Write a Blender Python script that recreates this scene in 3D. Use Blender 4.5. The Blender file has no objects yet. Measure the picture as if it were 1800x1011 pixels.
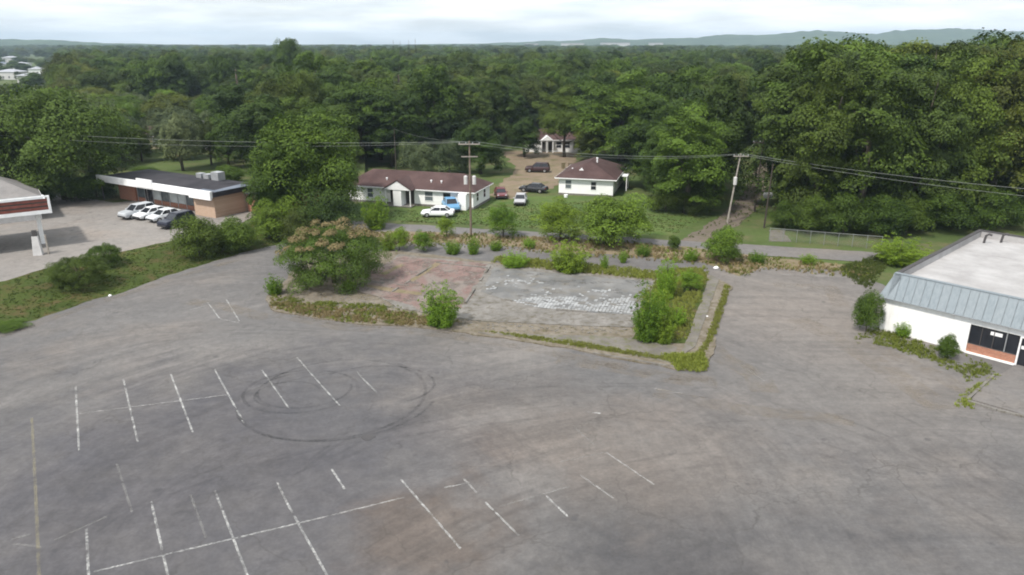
import bpy, bmesh, math, random
import numpy as np
from mathutils import Vector, Matrix, noise as mnoise

S = bpy.context.scene
COL = S.collection
R = math.radians

# ------------------------------------------------------------------ camera
F, H = 1285.0, 23.0                     # focal length in px of an 1800 px wide frame, camera height
PITCH = math.atan((505.5 - 76) / F)
cam = bpy.data.objects.new('camera', bpy.data.cameras.new('camera'))
COL.objects.link(cam)
cam.data.sensor_width = 36.0
cam.data.lens = 36.0 * F / 1800.0
cam.data.clip_start = 0.5
cam.data.clip_end = 30000
cam.location = (0, 0, H)
cam.rotation_euler = (math.pi / 2 - PITCH, 0, 0)
S.camera = cam

# ------------------------------------------------------------------ world, sun, exposure
SUN_EL, SUN_AZ = R(54), R(220)          # azimuth clockwise from +Y: behind the camera, to the left
W = bpy.data.worlds.new('World'); S.world = W; W.use_nodes = True
nt = W.node_tree; nt.nodes.clear()
def wn(t, **k):
    n = nt.nodes.new(t)
    for a, b in k.items(): setattr(n, a, b)
    return n
sky = wn('ShaderNodeTexSky', sky_type='NISHITA', sun_disc=False, sun_elevation=SUN_EL, sun_rotation=SUN_AZ,
         air_density=1.0, dust_density=2.0, ozone_density=1.0, altitude=150)
tc = wn('ShaderNodeTexCoord'); mp = wn('ShaderNodeMapping'); mp.inputs['Scale'].default_value = (2.2, 2.2, 16)
nz = wn('ShaderNodeTexNoise'); nz.inputs['Scale'].default_value = 1.6; nz.inputs['Detail'].default_value = 7; nz.inputs['Roughness'].default_value = 0.55
rp = wn('ShaderNodeValToRGB'); rp.color_ramp.elements[0].position = 0.34; rp.color_ramp.elements[1].position = 0.60
rp.color_ramp.elements[0].color = (0.45, 0.45, 0.45, 1)
nz2 = wn('ShaderNodeTexNoise'); nz2.inputs['Scale'].default_value = 3.1; nz2.inputs['Detail'].default_value = 5
rp2 = wn('ShaderNodeValToRGB'); rp2.color_ramp.elements[0].position = 0.3; rp2.color_ramp.elements[1].position = 0.62
rp2.color_ramp.elements[0].color = (9.0, 9.8, 10.5, 1); rp2.color_ramp.elements[1].color = (11.5, 11.8, 12.1, 1)
mx = wn('ShaderNodeMix', data_type='RGBA')
bg = wn('ShaderNodeBackground'); bg.inputs['Strength'].default_value = 0.092
wo = wn('ShaderNodeOutputWorld')
L = nt.links.new
L(tc.outputs['Generated'], mp.inputs['Vector']); L(mp.outputs[0], nz.inputs['Vector']); L(mp.outputs[0], nz2.inputs['Vector'])
L(nz.outputs['Fac'], rp.inputs[0]); L(nz2.outputs['Fac'], rp2.inputs[0])
L(rp.outputs[0], mx.inputs[0]); L(sky.outputs[0], mx.inputs[6]); L(rp2.outputs[0], mx.inputs[7])
L(mx.outputs[2], bg.inputs[0]); L(bg.outputs[0], wo.inputs[0])

sun = bpy.data.objects.new('sun', bpy.data.lights.new('sun', 'SUN')); COL.objects.link(sun)
sun.data.energy = 3.4; sun.data.angle = R(5); sun.data.color = (1.0, 0.95, 0.88)
sd = Vector((math.sin(SUN_AZ) * math.cos(SUN_EL), math.cos(SUN_AZ) * math.cos(SUN_EL), math.sin(SUN_EL)))
sun.rotation_euler = (-sd).to_track_quat('-Z', 'Y').to_euler(); sun.location = (0, 0, 400)

vs = S.view_settings
vs.view_transform = 'Standard'; vs.look = 'None'; vs.gamma = 1; vs.use_curve_mapping = False; vs.exposure = 0.44
S.cycles.max_bounces = 6; S.cycles.transparent_max_bounces = 12; S.cycles.volume_bounces = 0
S.cycles.use_denoising = True
S.cycles.filter_width = 1.9

# ------------------------------------------------------------------ placing helpers
def G(px, py, z=0.0):
    """point of the level z under a point of the 1800 x 1011 frame"""
    dx = (px - 900) / F; dy = -(py - 505.5) / F
    d = Vector((dx, math.cos(PITCH) + dy * math.sin(PITCH), -math.sin(PITCH) + dy * math.cos(PITCH)))
    t = (z - H) / d.z
    return Vector((d.x * t, d.y * t, z))
def depth(p): return p.y * math.cos(PITCH) + (H - p.z) * math.sin(PITCH)
def z_at(p, py):
    """height above the ground plane of frame row py over the point p"""
    a = PITCH + math.atan((py - 505.5) / F)
    return H - math.hypot(p.y, 0) * math.tan(a)
def to_px(x, y, z):
    d = y * math.cos(PITCH) + (H - z) * math.sin(PITCH)
    u = y * math.sin(PITCH) - (H - z) * math.cos(PITCH)
    return 900 + F * x / d, 505.5 - F * u / d

# ------------------------------------------------------------------ object helpers
def tag(o, label=None, cat=None, group=None, kind=None):
    if label: o['label'] = label
    if cat: o['category'] = cat
    if group: o['group'] = group
    if kind: o['kind'] = kind
    return o
def empty(name, loc=(0, 0, 0), rz=0.0, label=None, cat=None, group=None):
    o = bpy.data.objects.new(name, None); COL.objects.link(o)
    o.location = loc; o.rotation_euler = (0, 0, rz); o.empty_display_size = 0.3
    return tag(o, label, cat, group)
def link(name, me, mat, parent=None):
    o = bpy.data.objects.new(name, me); COL.objects.link(o)
    if mat is not None and not me.materials: me.materials.append(mat)
    o.parent = parent
    return o
def copy_tree(o, parent=None):
    c = o.copy(); COL.objects.link(c); c.parent = parent
    for ch in o.children: copy_tree(ch, c)
    return c

class MB:
    def __init__(s): s.v = []; s.f = []; s.sm = False
    def quad(s, *p):
        b = len(s.v); s.v += [tuple(q) for q in p]; s.f.append(tuple(range(b, b + len(p)))); return s
    def box(s, x0, x1, y0, y1, z0, z1):
        b = len(s.v)
        s.v += [(x, y, z) for z in (z0, z1) for x, y in ((x0, y0), (x1, y0), (x1, y1), (x0, y1))]
        s.f += [tuple(b + i for i in q) for q in ((3, 2, 1, 0), (4, 5, 6, 7), (0, 1, 5, 4), (1, 2, 6, 5), (2, 3, 7, 6), (3, 0, 4, 7))]
        return s
    def prism(s, poly, z0, z1):
        b = len(s.v); n = len(poly)
        s.v += [(x, y, z0) for x, y in poly] + [(x, y, z1) for x, y in poly]
        s.f.append(tuple(b + n - 1 - i for i in range(n))); s.f.append(tuple(b + n + i for i in range(n)))
        s.f += [(b + i, b + (i + 1) % n, b + n + (i + 1) % n, b + n + i) for i in range(n)]
        return s
    def prism_y(s, poly, y0, y1):
        """profile in x,z swept along y"""
        b = len(s.v); n = len(poly)
        s.v += [(x, y0, z) for x, z in poly] + [(x, y1, z) for x, z in poly]
        s.f.append(tuple(b + i for i in range(n))); s.f.append(tuple(b + 2 * n - 1 - i for i in range(n)))
        s.f += [(b + (i + 1) % n, b + i, b + n + i, b + n + (i + 1) % n) for i in range(n)]
        return s
    def tube(s, pts, rad, n=7, cap=True):
        pts = [Vector(p) for p in pts]; rings = []
        for i, p in enumerate(pts):
            d = (pts[min(i + 1, len(pts) - 1)] - pts[max(i - 1, 0)]).normalized()
            a = d.cross(Vector((0.31, 0.95, 0.05))).normalized(); c = d.cross(a)
            r = rad[i] if hasattr(rad, '__len__') else rad
            b = len(s.v)
            s.v += [tuple(p + (a * math.cos(t) + c * math.sin(t)) * r) for t in (2 * math.pi * k / n for k in range(n))]
            rings.append(b)
        for i in range(len(rings) - 1):
            p, q = rings[i], rings[i + 1]
            s.f += [(p + k, q + k, q + (k + 1) % n, p + (k + 1) % n) for k in range(n)]
        if cap:
            s.f.append(tuple(rings[0] + k for k in range(n))); s.f.append(tuple(rings[-1] + n - 1 - k for k in range(n)))
        return s
    def loft(s, rings):
        b0 = len(s.v); n = len(rings[0])
        for r in rings: s.v += [tuple(p) for p in r]
        for i in range(len(rings) - 1):
            p, q = b0 + i * n, b0 + (i + 1) * n
            s.f += [(p + k, p + (k + 1) % n, q + (k + 1) % n, q + k) for k in range(n)]
        s.f.append(tuple(b0 + n - 1 - k for k in range(n))); s.f.append(tuple(b0 + (len(rings) - 1) * n + k for k in range(n)))
        return s
    def mesh(s, name, smooth=False):
        me = bpy.data.meshes.new(name); me.from_pydata(s.v, [], s.f)
        bm = bmesh.new(); bm.from_mesh(me); bmesh.ops.recalc_face_normals(bm, faces=bm.faces); bm.to_mesh(me); bm.free()
        if smooth:
            me.polygons.foreach_set('use_smooth', [True] * len(me.polygons))
        return me
    def build(s, name, mat, parent=None, smooth=False):
        return link(name, s.mesh(name, smooth), mat, parent)

# ------------------------------------------------------------------ materials
class NT:
    def __init__(s, name):
        s.m = bpy.data.materials.new(name); s.m.use_nodes = True; s.t = s.m.node_tree
        s.t.nodes.clear()
        s.out = s.t.nodes.new('ShaderNodeOutputMaterial')
        s.tc = None
    def new(s, t, **k):
        n = s.t.nodes.new(t)
        for a, b in k.items(): setattr(n, a, b)
        return n
    def set(s, sock, v):
        if isinstance(v, bpy.types.NodeSocket): s.t.links.new(v, sock)
        elif isinstance(v, (tuple, list)) and len(v) == 3 and sock.type == 'RGBA': sock.default_value = (*v, 1)
        else: sock.default_value = v
    def pos(s):
        if s.tc is None: s.tc = s.new('ShaderNodeTexCoord')
        return s.tc.outputs['Object']
    def mapv(s, scale=(1, 1, 1), loc=(0, 0, 0), vec=None):
        n = s.new('ShaderNodeMapping'); s.set(n.inputs[0], vec or s.pos()); n.inputs['Scale'].default_value = scale; n.inputs['Location'].default_value = loc
        return n.outputs[0]
    def noise(s, scale, detail=4, rough=0.55, vec=None, dist=0.0):
        n = s.new('ShaderNodeTexNoise'); s.set(n.inputs['Vector'], vec or s.pos())
        n.inputs['Scale'].default_value = scale; n.inputs['Detail'].default_value = detail; n.inputs['Roughness'].default_value = rough; n.inputs['Distortion'].default_value = dist
        return n.outputs['Fac']
    def math(s, op, a, b=0.0, c=0.0):
        n = s.new('ShaderNodeMath', operation=op); s.set(n.inputs[0], a); s.set(n.inputs[1], b); s.set(n.inputs[2], c)
        return n.outputs[0]
    def rng(s, v, a, b, c=0.0, d=1.0):
        n = s.new('ShaderNodeMapRange'); n.clamp = True; s.set(n.inputs[0], v)
        for i, x in enumerate((a, b, c, d)): n.inputs[i + 1].default_value = x
        return n.outputs[0]
    def mix(s, f, a, b, mode='MIX'):
        n = s.new('ShaderNodeMix', data_type='RGBA', blend_type=mode); s.set(n.inputs[0], f); s.set(n.inputs[6], a); s.set(n.inputs[7], b)
        return n.outputs[2]
    def bump(s, h, strength=0.3, dist=0.02):
        n = s.new('ShaderNodeBump'); n.inputs['Strength'].default_value = strength; n.inputs['Distance'].default_value = dist; s.set(n.inputs['Height'], h)
        return n.outputs[0]
    def done(s, col, rough=0.85, spec=0.3, metal=0.0, bump=None, alpha=None, trans=None, emit=None):
        p = s.new('ShaderNodeBsdfPrincipled')
        s.set(p.inputs['Base Color'], col); s.set(p.inputs['Roughness'], rough); p.inputs['Specular IOR Level'].default_value = spec; s.set(p.inputs['Metallic'], metal)
        if bump is not None: s.set(p.inputs['Normal'], bump)
        sh = p.outputs[0]
        if trans is not None:
            t = s.new('ShaderNodeBsdfTranslucent'); s.set(t.inputs[0], trans[1])
            m = s.new('ShaderNodeMixShader'); m.inputs[0].default_value = trans[0]
            s.t.links.new(sh, m.inputs[1]); s.t.links.new(t.outputs[0], m.inputs[2]); sh = m.outputs[0]
        if alpha is not None:
            t = s.new('ShaderNodeBsdfTransparent'); m = s.new('ShaderNodeMixShader'); s.set(m.inputs[0], alpha)
            s.t.links.new(t.outputs[0], m.inputs[1]); s.t.links.new(sh, m.inputs[2]); sh = m.outputs[0]
        s.t.links.new(sh, s.out.inputs[0])
        return s.m
def plain(name, col, rough=0.7, spec=0.3, metal=0.0, var=0.12, scale=1.5):
    n = NT(name); a = n.noise(scale, 5)
    c = n.mix(n.rng(a, 0.3, 0.7), tuple(x * (1 - var) for x in col), tuple(min(1, x * (1 + var)) for x in col))
    return n.done(c, rough, spec, metal)
M = {}

def leaf_mat(name, dark, light, warm=(0.10, 0.10, 0.02), tr=0.16):
    n = NT(name)
    at = n.new('ShaderNodeAttribute', attribute_name='tint')
    oi = n.new('ShaderNodeObjectInfo')
    f = n.math('ADD', at.outputs['Fac'], n.math('MULTIPLY', n.math('SUBTRACT', oi.outputs['Random'], 0.5), 0.55))
    c = n.mix(n.rng(f, 0.05, 0.95), dark, light)
    r2 = n.math('FRACT', n.math('MULTIPLY', oi.outputs['Random'], 7.31))
    c = n.mix(n.rng(r2, 0.45, 1.0, 0.0, 0.35), c, warm)
    return n.done(c, 0.65, 0.22, trans=(tr, c))
M['leaf_mid'] = leaf_mat('leaf_mid', (0.011, 0.027, 0.003), (0.088, 0.148, 0.014), (0.10, 0.115, 0.016))
M['leaf_dark'] = leaf_mat('leaf_dark', (0.011, 0.026, 0.004), (0.060, 0.104, 0.014), (0.07, 0.077, 0.014))
M['leaf_olive'] = leaf_mat('leaf_olive', (0.017, 0.029, 0.004), (0.110, 0.142, 0.017), (0.115, 0.115, 0.02))
M['leaf_light'] = leaf_mat('leaf_light', (0.028, 0.060, 0.005), (0.128, 0.208, 0.020), (0.13, 0.155, 0.016), 0.22)
M['leaf_bright'] = leaf_mat('leaf_bright', (0.055, 0.112, 0.009), (0.205, 0.335, 0.028), (0.22, 0.255, 0.026), 0.28)
M['leaf_deep'] = leaf_mat('leaf_deep', (0.014, 0.031, 0.004), (0.082, 0.136, 0.016), (0.10, 0.105, 0.017))
M['leaf_grey'] = leaf_mat('leaf_grey', (0.034, 0.054, 0.022), (0.140, 0.175, 0.072), (0.13, 0.14, 0.055))
M['leaf_pine'] = leaf_mat('leaf_pine', (0.018, 0.034, 0.014), (0.044, 0.072, 0.026), (0.05, 0.05, 0.02), 0.1)
M['blossom'] = leaf_mat('blossom', (0.13, 0.105, 0.045), (0.24, 0.185, 0.09), (0.19, 0.155, 0.07))
M['dry_weed'] = leaf_mat('dry_weed', (0.17, 0.125, 0.06), (0.40, 0.32, 0.17), (0.24, 0.22, 0.09))
M['weed'] = leaf_mat('weed', (0.085, 0.105, 0.018), (0.23, 0.27, 0.045), (0.28, 0.25, 0.08))
M['grass_blade'] = leaf_mat('grass_blade', (0.030, 0.048, 0.009), (0.078, 0.104, 0.020), (0.09, 0.085, 0.024))
n = NT('bark'); M['bark'] = n.done(n.mix(n.rng(n.noise(6, 5, vec=n.mapv((1, 1, 0.15))), 0.3, 0.7), (0.045, 0.035, 0.026), (0.13, 0.11, 0.09)), 0.9, 0.2)

# asphalt of the car park
def asphalt(name, cols, sealed=True, streak=1.0):
    n = NT(name); P = n.pos()
    big = n.noise(0.045, 5, 0.6); med = n.noise(0.22, 6, 0.65); fine = n.noise(5.0, 6, 0.75); spk = n.noise(28, 3, 0.6)
    c = n.mix(n.rng(big, 0.36, 0.64), cols[0], cols[1])
    c = n.mix(n.rng(n.noise(0.06, 5, 0.65, n.mapv(loc=(31, 7, 0))), 0.50, 0.66, 0, 0.75), c, cols[2])
    sp = n.new('ShaderNodeSeparateXYZ'); n.set(sp.inputs[0], P)
    wob = n.noise(0.11, 5, 0.62)
    wv = n.math('MULTIPLY', n.math('SUBTRACT', wob, 0.5), 22)
    if sealed:
        for (cx, cy, ra, rb, col, amt) in ((-17, 35, 9, 20, (0.066, 0.066, 0.075), 0.85), (8.5, 28.0, 4, 11, (0.060, 0.060, 0.064), 0.95), (-3.5, 31.5, 1.5, 5.5, (0.094, 0.078, 0.068), 0.85),
                                          (3, 40, 2, 9, (0.125, 0.109, 0.098), 0.6), (-10, 50, 3, 8, (0.082, 0.082, 0.088), 0.6), (27, 62, 5, 15, (0.178, 0.163, 0.150), 0.85), (26, 46, 4, 13, (0.148, 0.138, 0.130), 0.7), (10, 38, 3, 9, (0.140, 0.124, 0.112), 0.6), (0, 56, 2, 8, (0.165, 0.155, 0.146), 0.6)):
            d = n.new('ShaderNodeVectorMath', operation='DISTANCE'); n.set(d.inputs[0], P); d.inputs[1].default_value = (cx, cy, 0)
            c = n.mix(n.rng(n.math('ADD', d.outputs['Value'], wv), ra, rb, amt, 0.0), c, col)
    if streak:
        for k, (cx, cy, amt) in enumerate(((-9, 33, 0.24), (22, 4, 0.30), (-30, 95, 0.16))):
            X = n.math('SUBTRACT', sp.outputs[0], cx); Y = n.math('SUBTRACT', sp.outputs[1], cy)
            r = n.math('SQRT', n.math('ADD', n.math('MULTIPLY', X, X), n.math('MULTIPLY', Y, Y)))
            r = n.math('ADD', r, n.math('MULTIPLY', n.noise(0.03, 1), 6))
            an = n.math('ARCTAN2', n.math('ABSOLUTE', X), Y)
            cv = n.new('ShaderNodeCombineXYZ'); n.set(cv.inputs[0], r); n.set(cv.inputs[1], n.math('MULTIPLY', an, 2.4)); cv.inputs[2].default_value = k * 9.7
            s1 = n.noise(1.5, 7, 0.74, cv.outputs[0])
            gate = n.rng(n.noise(0.07, 3, 0.5, n.mapv(loc=(k * 17 + 5, 3, 0))), 0.40, 0.60)
            s0 = n.noise(0.42, 4, 0.6, cv.outputs[0]); c = n.mix(n.math('MULTIPLY', gate, amt * 1.1 * streak), c, n.mix(n.rng(s0, 0.36, 0.64), (0.26, 0.26, 0.27), (0.74, 0.72, 0.70)), 'OVERLAY')
            c = n.mix(n.math('MULTIPLY', gate, amt * streak), c, n.mix(n.rng(s1, 0.33, 0.67), (0.22, 0.22, 0.23), (0.78, 0.75, 0.72)), 'OVERLAY')
    c = n.mix(n.rng(med, 0.3, 0.7, 0.0, 0.5), c, n.mix(0.5, c, (0.185, 0.170, 0.155)))
    c = n.mix(0.45, c, n.mix(n.rng(n.noise(1.3, 6, 0.75), .25, .75), (0.25, 0.25, 0.25), (0.75, 0.75, 0.74)), 'OVERLAY')
    c = n.mix(0.6, c, n.mix(fine, (0.25, 0.25, 0.25), (0.75, 0.75, 0.75)), 'OVERLAY')
    c = n.mix(0.35, c, n.mix(spk, (0.2, 0.2, 0.2), (0.8, 0.8, 0.8)), 'OVERLAY')
    vo = n.new('ShaderNodeTexVoronoi', feature='DISTANCE_TO_EDGE'); vo.inputs['Scale'].default_value = 0.16
    wr = n.new('ShaderNodeVectorMath', operation='ADD'); n.set(wr.inputs[0], P)
    nn = n.new('ShaderNodeTexNoise'); nn.inputs['Scale'].default_value = 0.6; nn.inputs['Detail'].default_value = 5; n.set(nn.inputs['Vector'], P)
    sc = n.new('ShaderNodeVectorMath', operation='SCALE'); n.set(sc.inputs[0], nn.outputs['Color']); sc.inputs['Scale'].default_value = 2.2
    n.set(wr.inputs[1], sc.outputs[0]); n.set(vo.inputs['Vector'], wr.outputs[0])
    crack = n.math('MULTIPLY', n.rng(vo.outputs[0], 0.002, 0.010, 1, 0), n.rng(n.noise(0.13, 3), 0.42, 0.58))
    c = n.mix(n.math('MULTIPLY', crack, 0.34), c, (0.045, 0.042, 0.036))
    v2 = n.new('ShaderNodeTexVoronoi', feature='DISTANCE_TO_EDGE'); v2.inputs['Scale'].default_value = 0.75; n.set(v2.inputs['Vector'], wr.outputs[0])
    allig = n.math('MULTIPLY', n.rng(v2.outputs[0], 0.008, 0.05, 1, 0), n.rng(n.noise(0.10, 4, 0.6, n.mapv(loc=(20, 40, 0))), 0.53, 0.64))
    c = n.mix(n.math('MULTIPLY', allig, 0.25), c, (0.05, 0.047, 0.042))
    oil = n.rng(n.noise(0.8, 3, 0.5, n.mapv(loc=(5, 50, 0))), 0.68, 0.76, 0, .45)
    c = n.mix(oil, c, (0.045, 0.045, 0.048))
    return n.done(c, 0.88, 0.25, bump=n.bump(n.math('ADD', fine, spk), 0.35, 0.012))
M['lot'] = asphalt('weathered_asphalt', ((0.090, 0.089, 0.092), (0.138, 0.133, 0.130), (0.148, 0.133, 0.121)))
M['street'] = asphalt('street_asphalt', ((0.125, 0.12, 0.12), (0.165, 0.155, 0.15), (0.18, 0.155, 0.13)), False, 0.0)
M['upper_lot'] = asphalt('pale_concrete_lot', ((0.185, 0.172, 0.162), (0.26, 0.24, 0.22), (0.24, 0.20, 0.17)), False, 0.0)

def paint(name, col, lo, hi):
    n = NT(name)
    a = n.rng(n.noise(1.3, 6, 0.75), lo, hi); b = n.rng(n.noise(9, 4, 0.7), 0.33, 0.55)
    return n.done(n.mix(n.noise(3, 3), tuple(x * 0.85 for x in col), col), 0.8, 0.25, alpha=n.math('MULTIPLY', a, b))
M['paint'] = paint('worn_white_paint', (0.54, 0.54, 0.52), 0.38, 0.66)
M['paint_faint'] = paint('faint_white_paint', (0.46, 0.45, 0.43), 0.34, 0.72)
M['paint_ghost'] = paint('ghost_paint', (0.36, 0.35, 0.33), 0.34, 1.0)
M['paint_yellow'] = paint('worn_yellow_paint', (0.36, 0.32, 0.20), 0.36, 0.9)
n = NT('tyre_rubber_mark'); M['skid'] = n.done((0.035, 0.035, 0.037), 0.75, 0.3, alpha=n.math('MULTIPLY', n.rng(n.noise(0.5, 5, 0.7), 0.34, 0.72, 0, 0.50), n.rng(n.noise(6, 4), 0.25, 0.6)))

def ground(name, cols, s=0.12, fine=4.0, rough=0.95, bump=0.4):
    n = NT(name)
    a = n.noise(s, 6, 0.65); b = n.noise(s * 3.1, 6, 0.7, n.mapv(loc=(13, 4, 0))); f = n.noise(fine, 6, 0.8)
    c = n.mix(n.rng(a, 0.36, 0.64), cols[0], cols[1]); c = n.mix(n.rng(b, 0.48, 0.68), c, cols[2])
    c = n.mix(0.7, c, n.mix(f, (0.2, 0.2, 0.2), (0.8, 0.8, 0.8)), 'OVERLAY')
    return n.done(c, rough, 0.15, bump=n.bump(f, bump, 0.06))
M['terrain'] = ground('meadow', ((0.055, 0.082, 0.024), (0.085, 0.115, 0.036), (0.12, 0.11, 0.055)), 0.06, 1.6)
M['lawn'] = ground('lawn', ((0.060, 0.098, 0.026), (0.085, 0.128, 0.034), (0.11, 0.125, 0.045)), 0.12, 2.2)
M['bank'] = ground('bank_grass', ((0.036, 0.054, 0.011), (0.056, 0.076, 0.016), (0.095, 0.068, 0.032)), 0.16, 3.0)
M['dirt'] = ground('bare_dirt', ((0.175, 0.135, 0.095), (0.225, 0.175, 0.125), (0.12, 0.115, 0.055)), 0.1, 2.5)
M['red_dirt'] = ground('red_dirt', ((0.125, 0.102, 0.085), (0.155, 0.128, 0.105), (0.095, 0.095, 0.05)), 0.15, 2.5)
M['verge'] = ground('dry_verge', ((0.17, 0.135, 0.085), (0.22, 0.175, 0.12), (0.12, 0.125, 0.05)), 0.25, 4)
M['rubble_soil'] = ground('rubble_soil', ((0.145, 0.122, 0.092), (0.21, 0.185, 0.152), (0.10, 0.088, 0.05)), 0.6, 5)
M['concrete'] = ground('old_concrete', ((0.145, 0.136, 0.122), (0.225, 0.212, 0.196), (0.105, 0.092, 0.068)), 0.6, 5, 0.9, 0.2)
M['walk'] = ground('worn_walk', ((0.13, 0.12, 0.108), (0.18, 0.165, 0.145), (0.12, 0.12, 0.06)), 0.5, 5, 0.9, 0.2)
_old = ground('red_quarry_floor', ((0.19, 0.120, 0.105), (0.255, 0.175, 0.158), (0.25, 0.215, 0.19)), 0.45, 5, 0.85, 0.2)
n = NT('red_quarry_floor2'); f = n.noise(5, 6, 0.8)
c = n.mix(n.rng(n.noise(0.5, 6, 0.7), 0.36, 0.64), (0.168, 0.112, 0.098), (0.215, 0.150, 0.135))
c = n.mix(n.rng(n.noise(0.32, 7, 0.72, n.mapv((1, .5, 1), (3, 8, 0))), 0.46, 0.56, 0, .85), c, (0.195, 0.172, 0.152))
c = n.mix(n.rng(n.noise(0.7, 6, 0.7, n.mapv(loc=(9, 2, 0))), 0.55, 0.66, 0, .8), c, (0.15, 0.125, 0.09))
M['red_floor'] = n.done(n.mix(0.6, c, n.mix(f, (0.2, 0.2, 0.2), (0.8, 0.8, 0.8)), 'OVERLAY'), 0.9, 0.2, alpha=n.rng(n.noise(0.45, 6, 0.7, n.mapv(loc=(1, 5, 0))), 0.36, 0.50, 0.25, 1))
n = NT('stripped_tile_floor')
vo = n.new('ShaderNodeTexVoronoi', feature='F1'); vo.inputs['Scale'].default_value = 2.6; n.set(vo.inputs['Vector'], n.pos())
br = n.new('ShaderNodeSeparateColor'); n.set(br.inputs[0], vo.outputs['Color'])
c = n.mix(n.rng(n.noise(0.35, 5, 0.6), 0.4, 0.62), (0.125, 0.125, 0.122), (0.20, 0.196, 0.188))
c = n.mix(n.rng(n.noise(0.6, 6, 0.7, n.mapv(loc=(2, 2, 0))), 0.5, 0.68, 0, .8), c, (0.15, 0.135, 0.11))
M['tile_floor'] = n.done(c, 0.8, 0.25, alpha=n.rng(n.noise(0.5, 6, 0.7, n.mapv(loc=(7, 5, 0))), 0.34, 0.46, 0.1, 1))
M['tile'] = plain('white_floor_tile', (0.30, 0.305, 0.305), 0.6, 0.3, 0, 0.4)

n = NT('white_painted_wall'); zz = n.new('ShaderNodeSeparateXYZ'); n.set(zz.inputs[0], n.pos())
c = n.mix(n.rng(n.noise(0.6, 4), .3, .7), (0.80, 0.80, 0.785), (0.86, 0.86, 0.845))
c = n.mix(n.math('MULTIPLY', n.rng(n.noise(1.0, 6, 0.7, n.mapv((2.5, 2.5, .25))), .45, .75), n.rng(n.noise(.8, 4), .35, .65, .1, .6)), c, (0.52, 0.50, 0.46))
M['white_wall'] = n.done(c, 0.75, 0.3)
n = NT('white_siding')
zz = n.new('ShaderNodeSeparateXYZ'); n.set(zz.inputs[0], n.pos())
saw = n.math('FRACT', n.math('MULTIPLY', zz.outputs[2], 5.5))
M['siding'] = n.done(n.mix(n.rng(n.noise(0.8, 4), 0.3, 0.7), (0.80, 0.80, 0.79), (0.87, 0.87, 0.86)), 0.65, 0.3, bump=n.bump(saw, 0.5, 0.02))
M['white_trim'] = plain('white_trim', (0.78, 0.78, 0.78), 0.6, 0.3, 0, 0.08)
def brick(name, a, b):
    n = NT(name); t = n.new('ShaderNodeTexBrick'); n.set(t.inputs['Vector'], n.mapv((1, 1, 1)))
    rot = n.new('ShaderNodeMapping'); n.set(rot.inputs[0], n.pos()); rot.inputs['Rotation'].default_value = (R(90), 0, 0); n.set(t.inputs['Vector'], rot.outputs[0])
    t.inputs['Color1'].default_value = (*a, 1); t.inputs['Color2'].default_value = (*b, 1); t.inputs['Mortar'].default_value = (0.42, 0.38, 0.34, 1)
    t.inputs['Scale'].default_value = 3.0; t.inputs['Mortar Size'].default_value = 0.012
    return n.done(t.outputs[0], 0.85, 0.2)
M['tan_brick'] = brick('tan_brick', (0.40, 0.27, 0.185), (0.47, 0.335, 0.245))
M['red_brick'] = brick('red_brick', (0.30, 0.12, 0.075), (0.40, 0.17, 0.10))
def shingles(name, a, b):
    n = NT(name); f = n.noise(3.5, 5, 0.7); g = n.noise(0.35, 4, 0.6)
    c = n.mix(n.rng(g, 0.35, 0.65), a, b); c = n.mix(0.5, c, n.mix(f, (0.25, 0.25, 0.25), (0.75, 0.75, 0.75)), 'OVERLAY')
    zz = n.new('ShaderNodeSeparateXYZ'); n.set(zz.inputs[0], n.pos())
    return n.done(c, 0.9, 0.2, bump=n.bump(n.math('FRACT', n.math('MULTIPLY', zz.outputs[2], 14)), 0.4, 0.02))
M['brown_roof'] = shingles('brown_shingles', (0.060, 0.036, 0.034), (0.092, 0.058, 0.054))
M['black_roof'] = shingles('dark_felt_roof', (0.028, 0.027, 0.031), (0.048, 0.045, 0.051))
M['grey_roof'] = shingles('grey_shingles', (0.19, 0.18, 0.175), (0.26, 0.245, 0.235))
M['blue_roof'] = shingles('blue_grey_roof', (0.12, 0.14, 0.17), (0.17, 0.19, 0.23))
n = NT('white_roof_membrane')
M['membrane'] = n.done(n.mix(n.rng(n.noise(0.35, 6, 0.65), 0.35, 0.68), (0.30, 0.29, 0.285), (0.43, 0.42, 0.415)), 0.75, 0.25)
n = NT('blue_grey_metal_panel')
st = n.noise(1.0, 4, 0.6, n.mapv((6, 6, 0.6)))
oi = n.new('ShaderNodeObjectInfo')
cc = n.mix(n.rng(st, 0.3, 0.7), (0.185, 0.218, 0.240), (0.25, 0.285, 0.308))
cc = n.mix(n.math('MULTIPLY', oi.outputs['Random'], 0.25), cc, (0.27, 0.295, 0.31))
M['panel'] = n.done(cc, 0.5, 0.4, 0.15)
M['dark_metal'] = plain('dark_metal', (0.07, 0.065, 0.065), 0.6, 0.4, 0.2)
M['grey_metal'] = plain('galvanised_metal', (0.42, 0.43, 0.44), 0.5, 0.4, 0.5)
M['stripe_red'] = plain('faded_red_louvre', (0.17, 0.055, 0.042), 0.7, 0.3, 0, 0.3, 2)
M['glass'] = plain('dark_window_glass', (0.022, 0.024, 0.030), 0.12, 0.5, 0, 0.2)
M['pale_glass'] = plain('pale_window_glass', (0.12, 0.14, 0.15), 0.15, 0.5, 0, 0.25)
M['store_glass'] = plain('shopfront_glass', (0.50, 0.54, 0.54), 0.12, 0.5, 0, 0.3, 0.7)  # pale reflection put into the base colour, lifts the panes under the overhang
M['dark_door'] = plain('dark_door', (0.05, 0.045, 0.045), 0.5)
M['shade_fill'] = plain('painted_shade', (0.05, 0.045, 0.04), 0.9)  # near-black colour standing in for shade inside openings and gaps
M['wood_pole'] = plain('weathered_pole', (0.16, 0.125, 0.10), 0.9, 0.2, 0, 0.3, 3)
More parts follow.
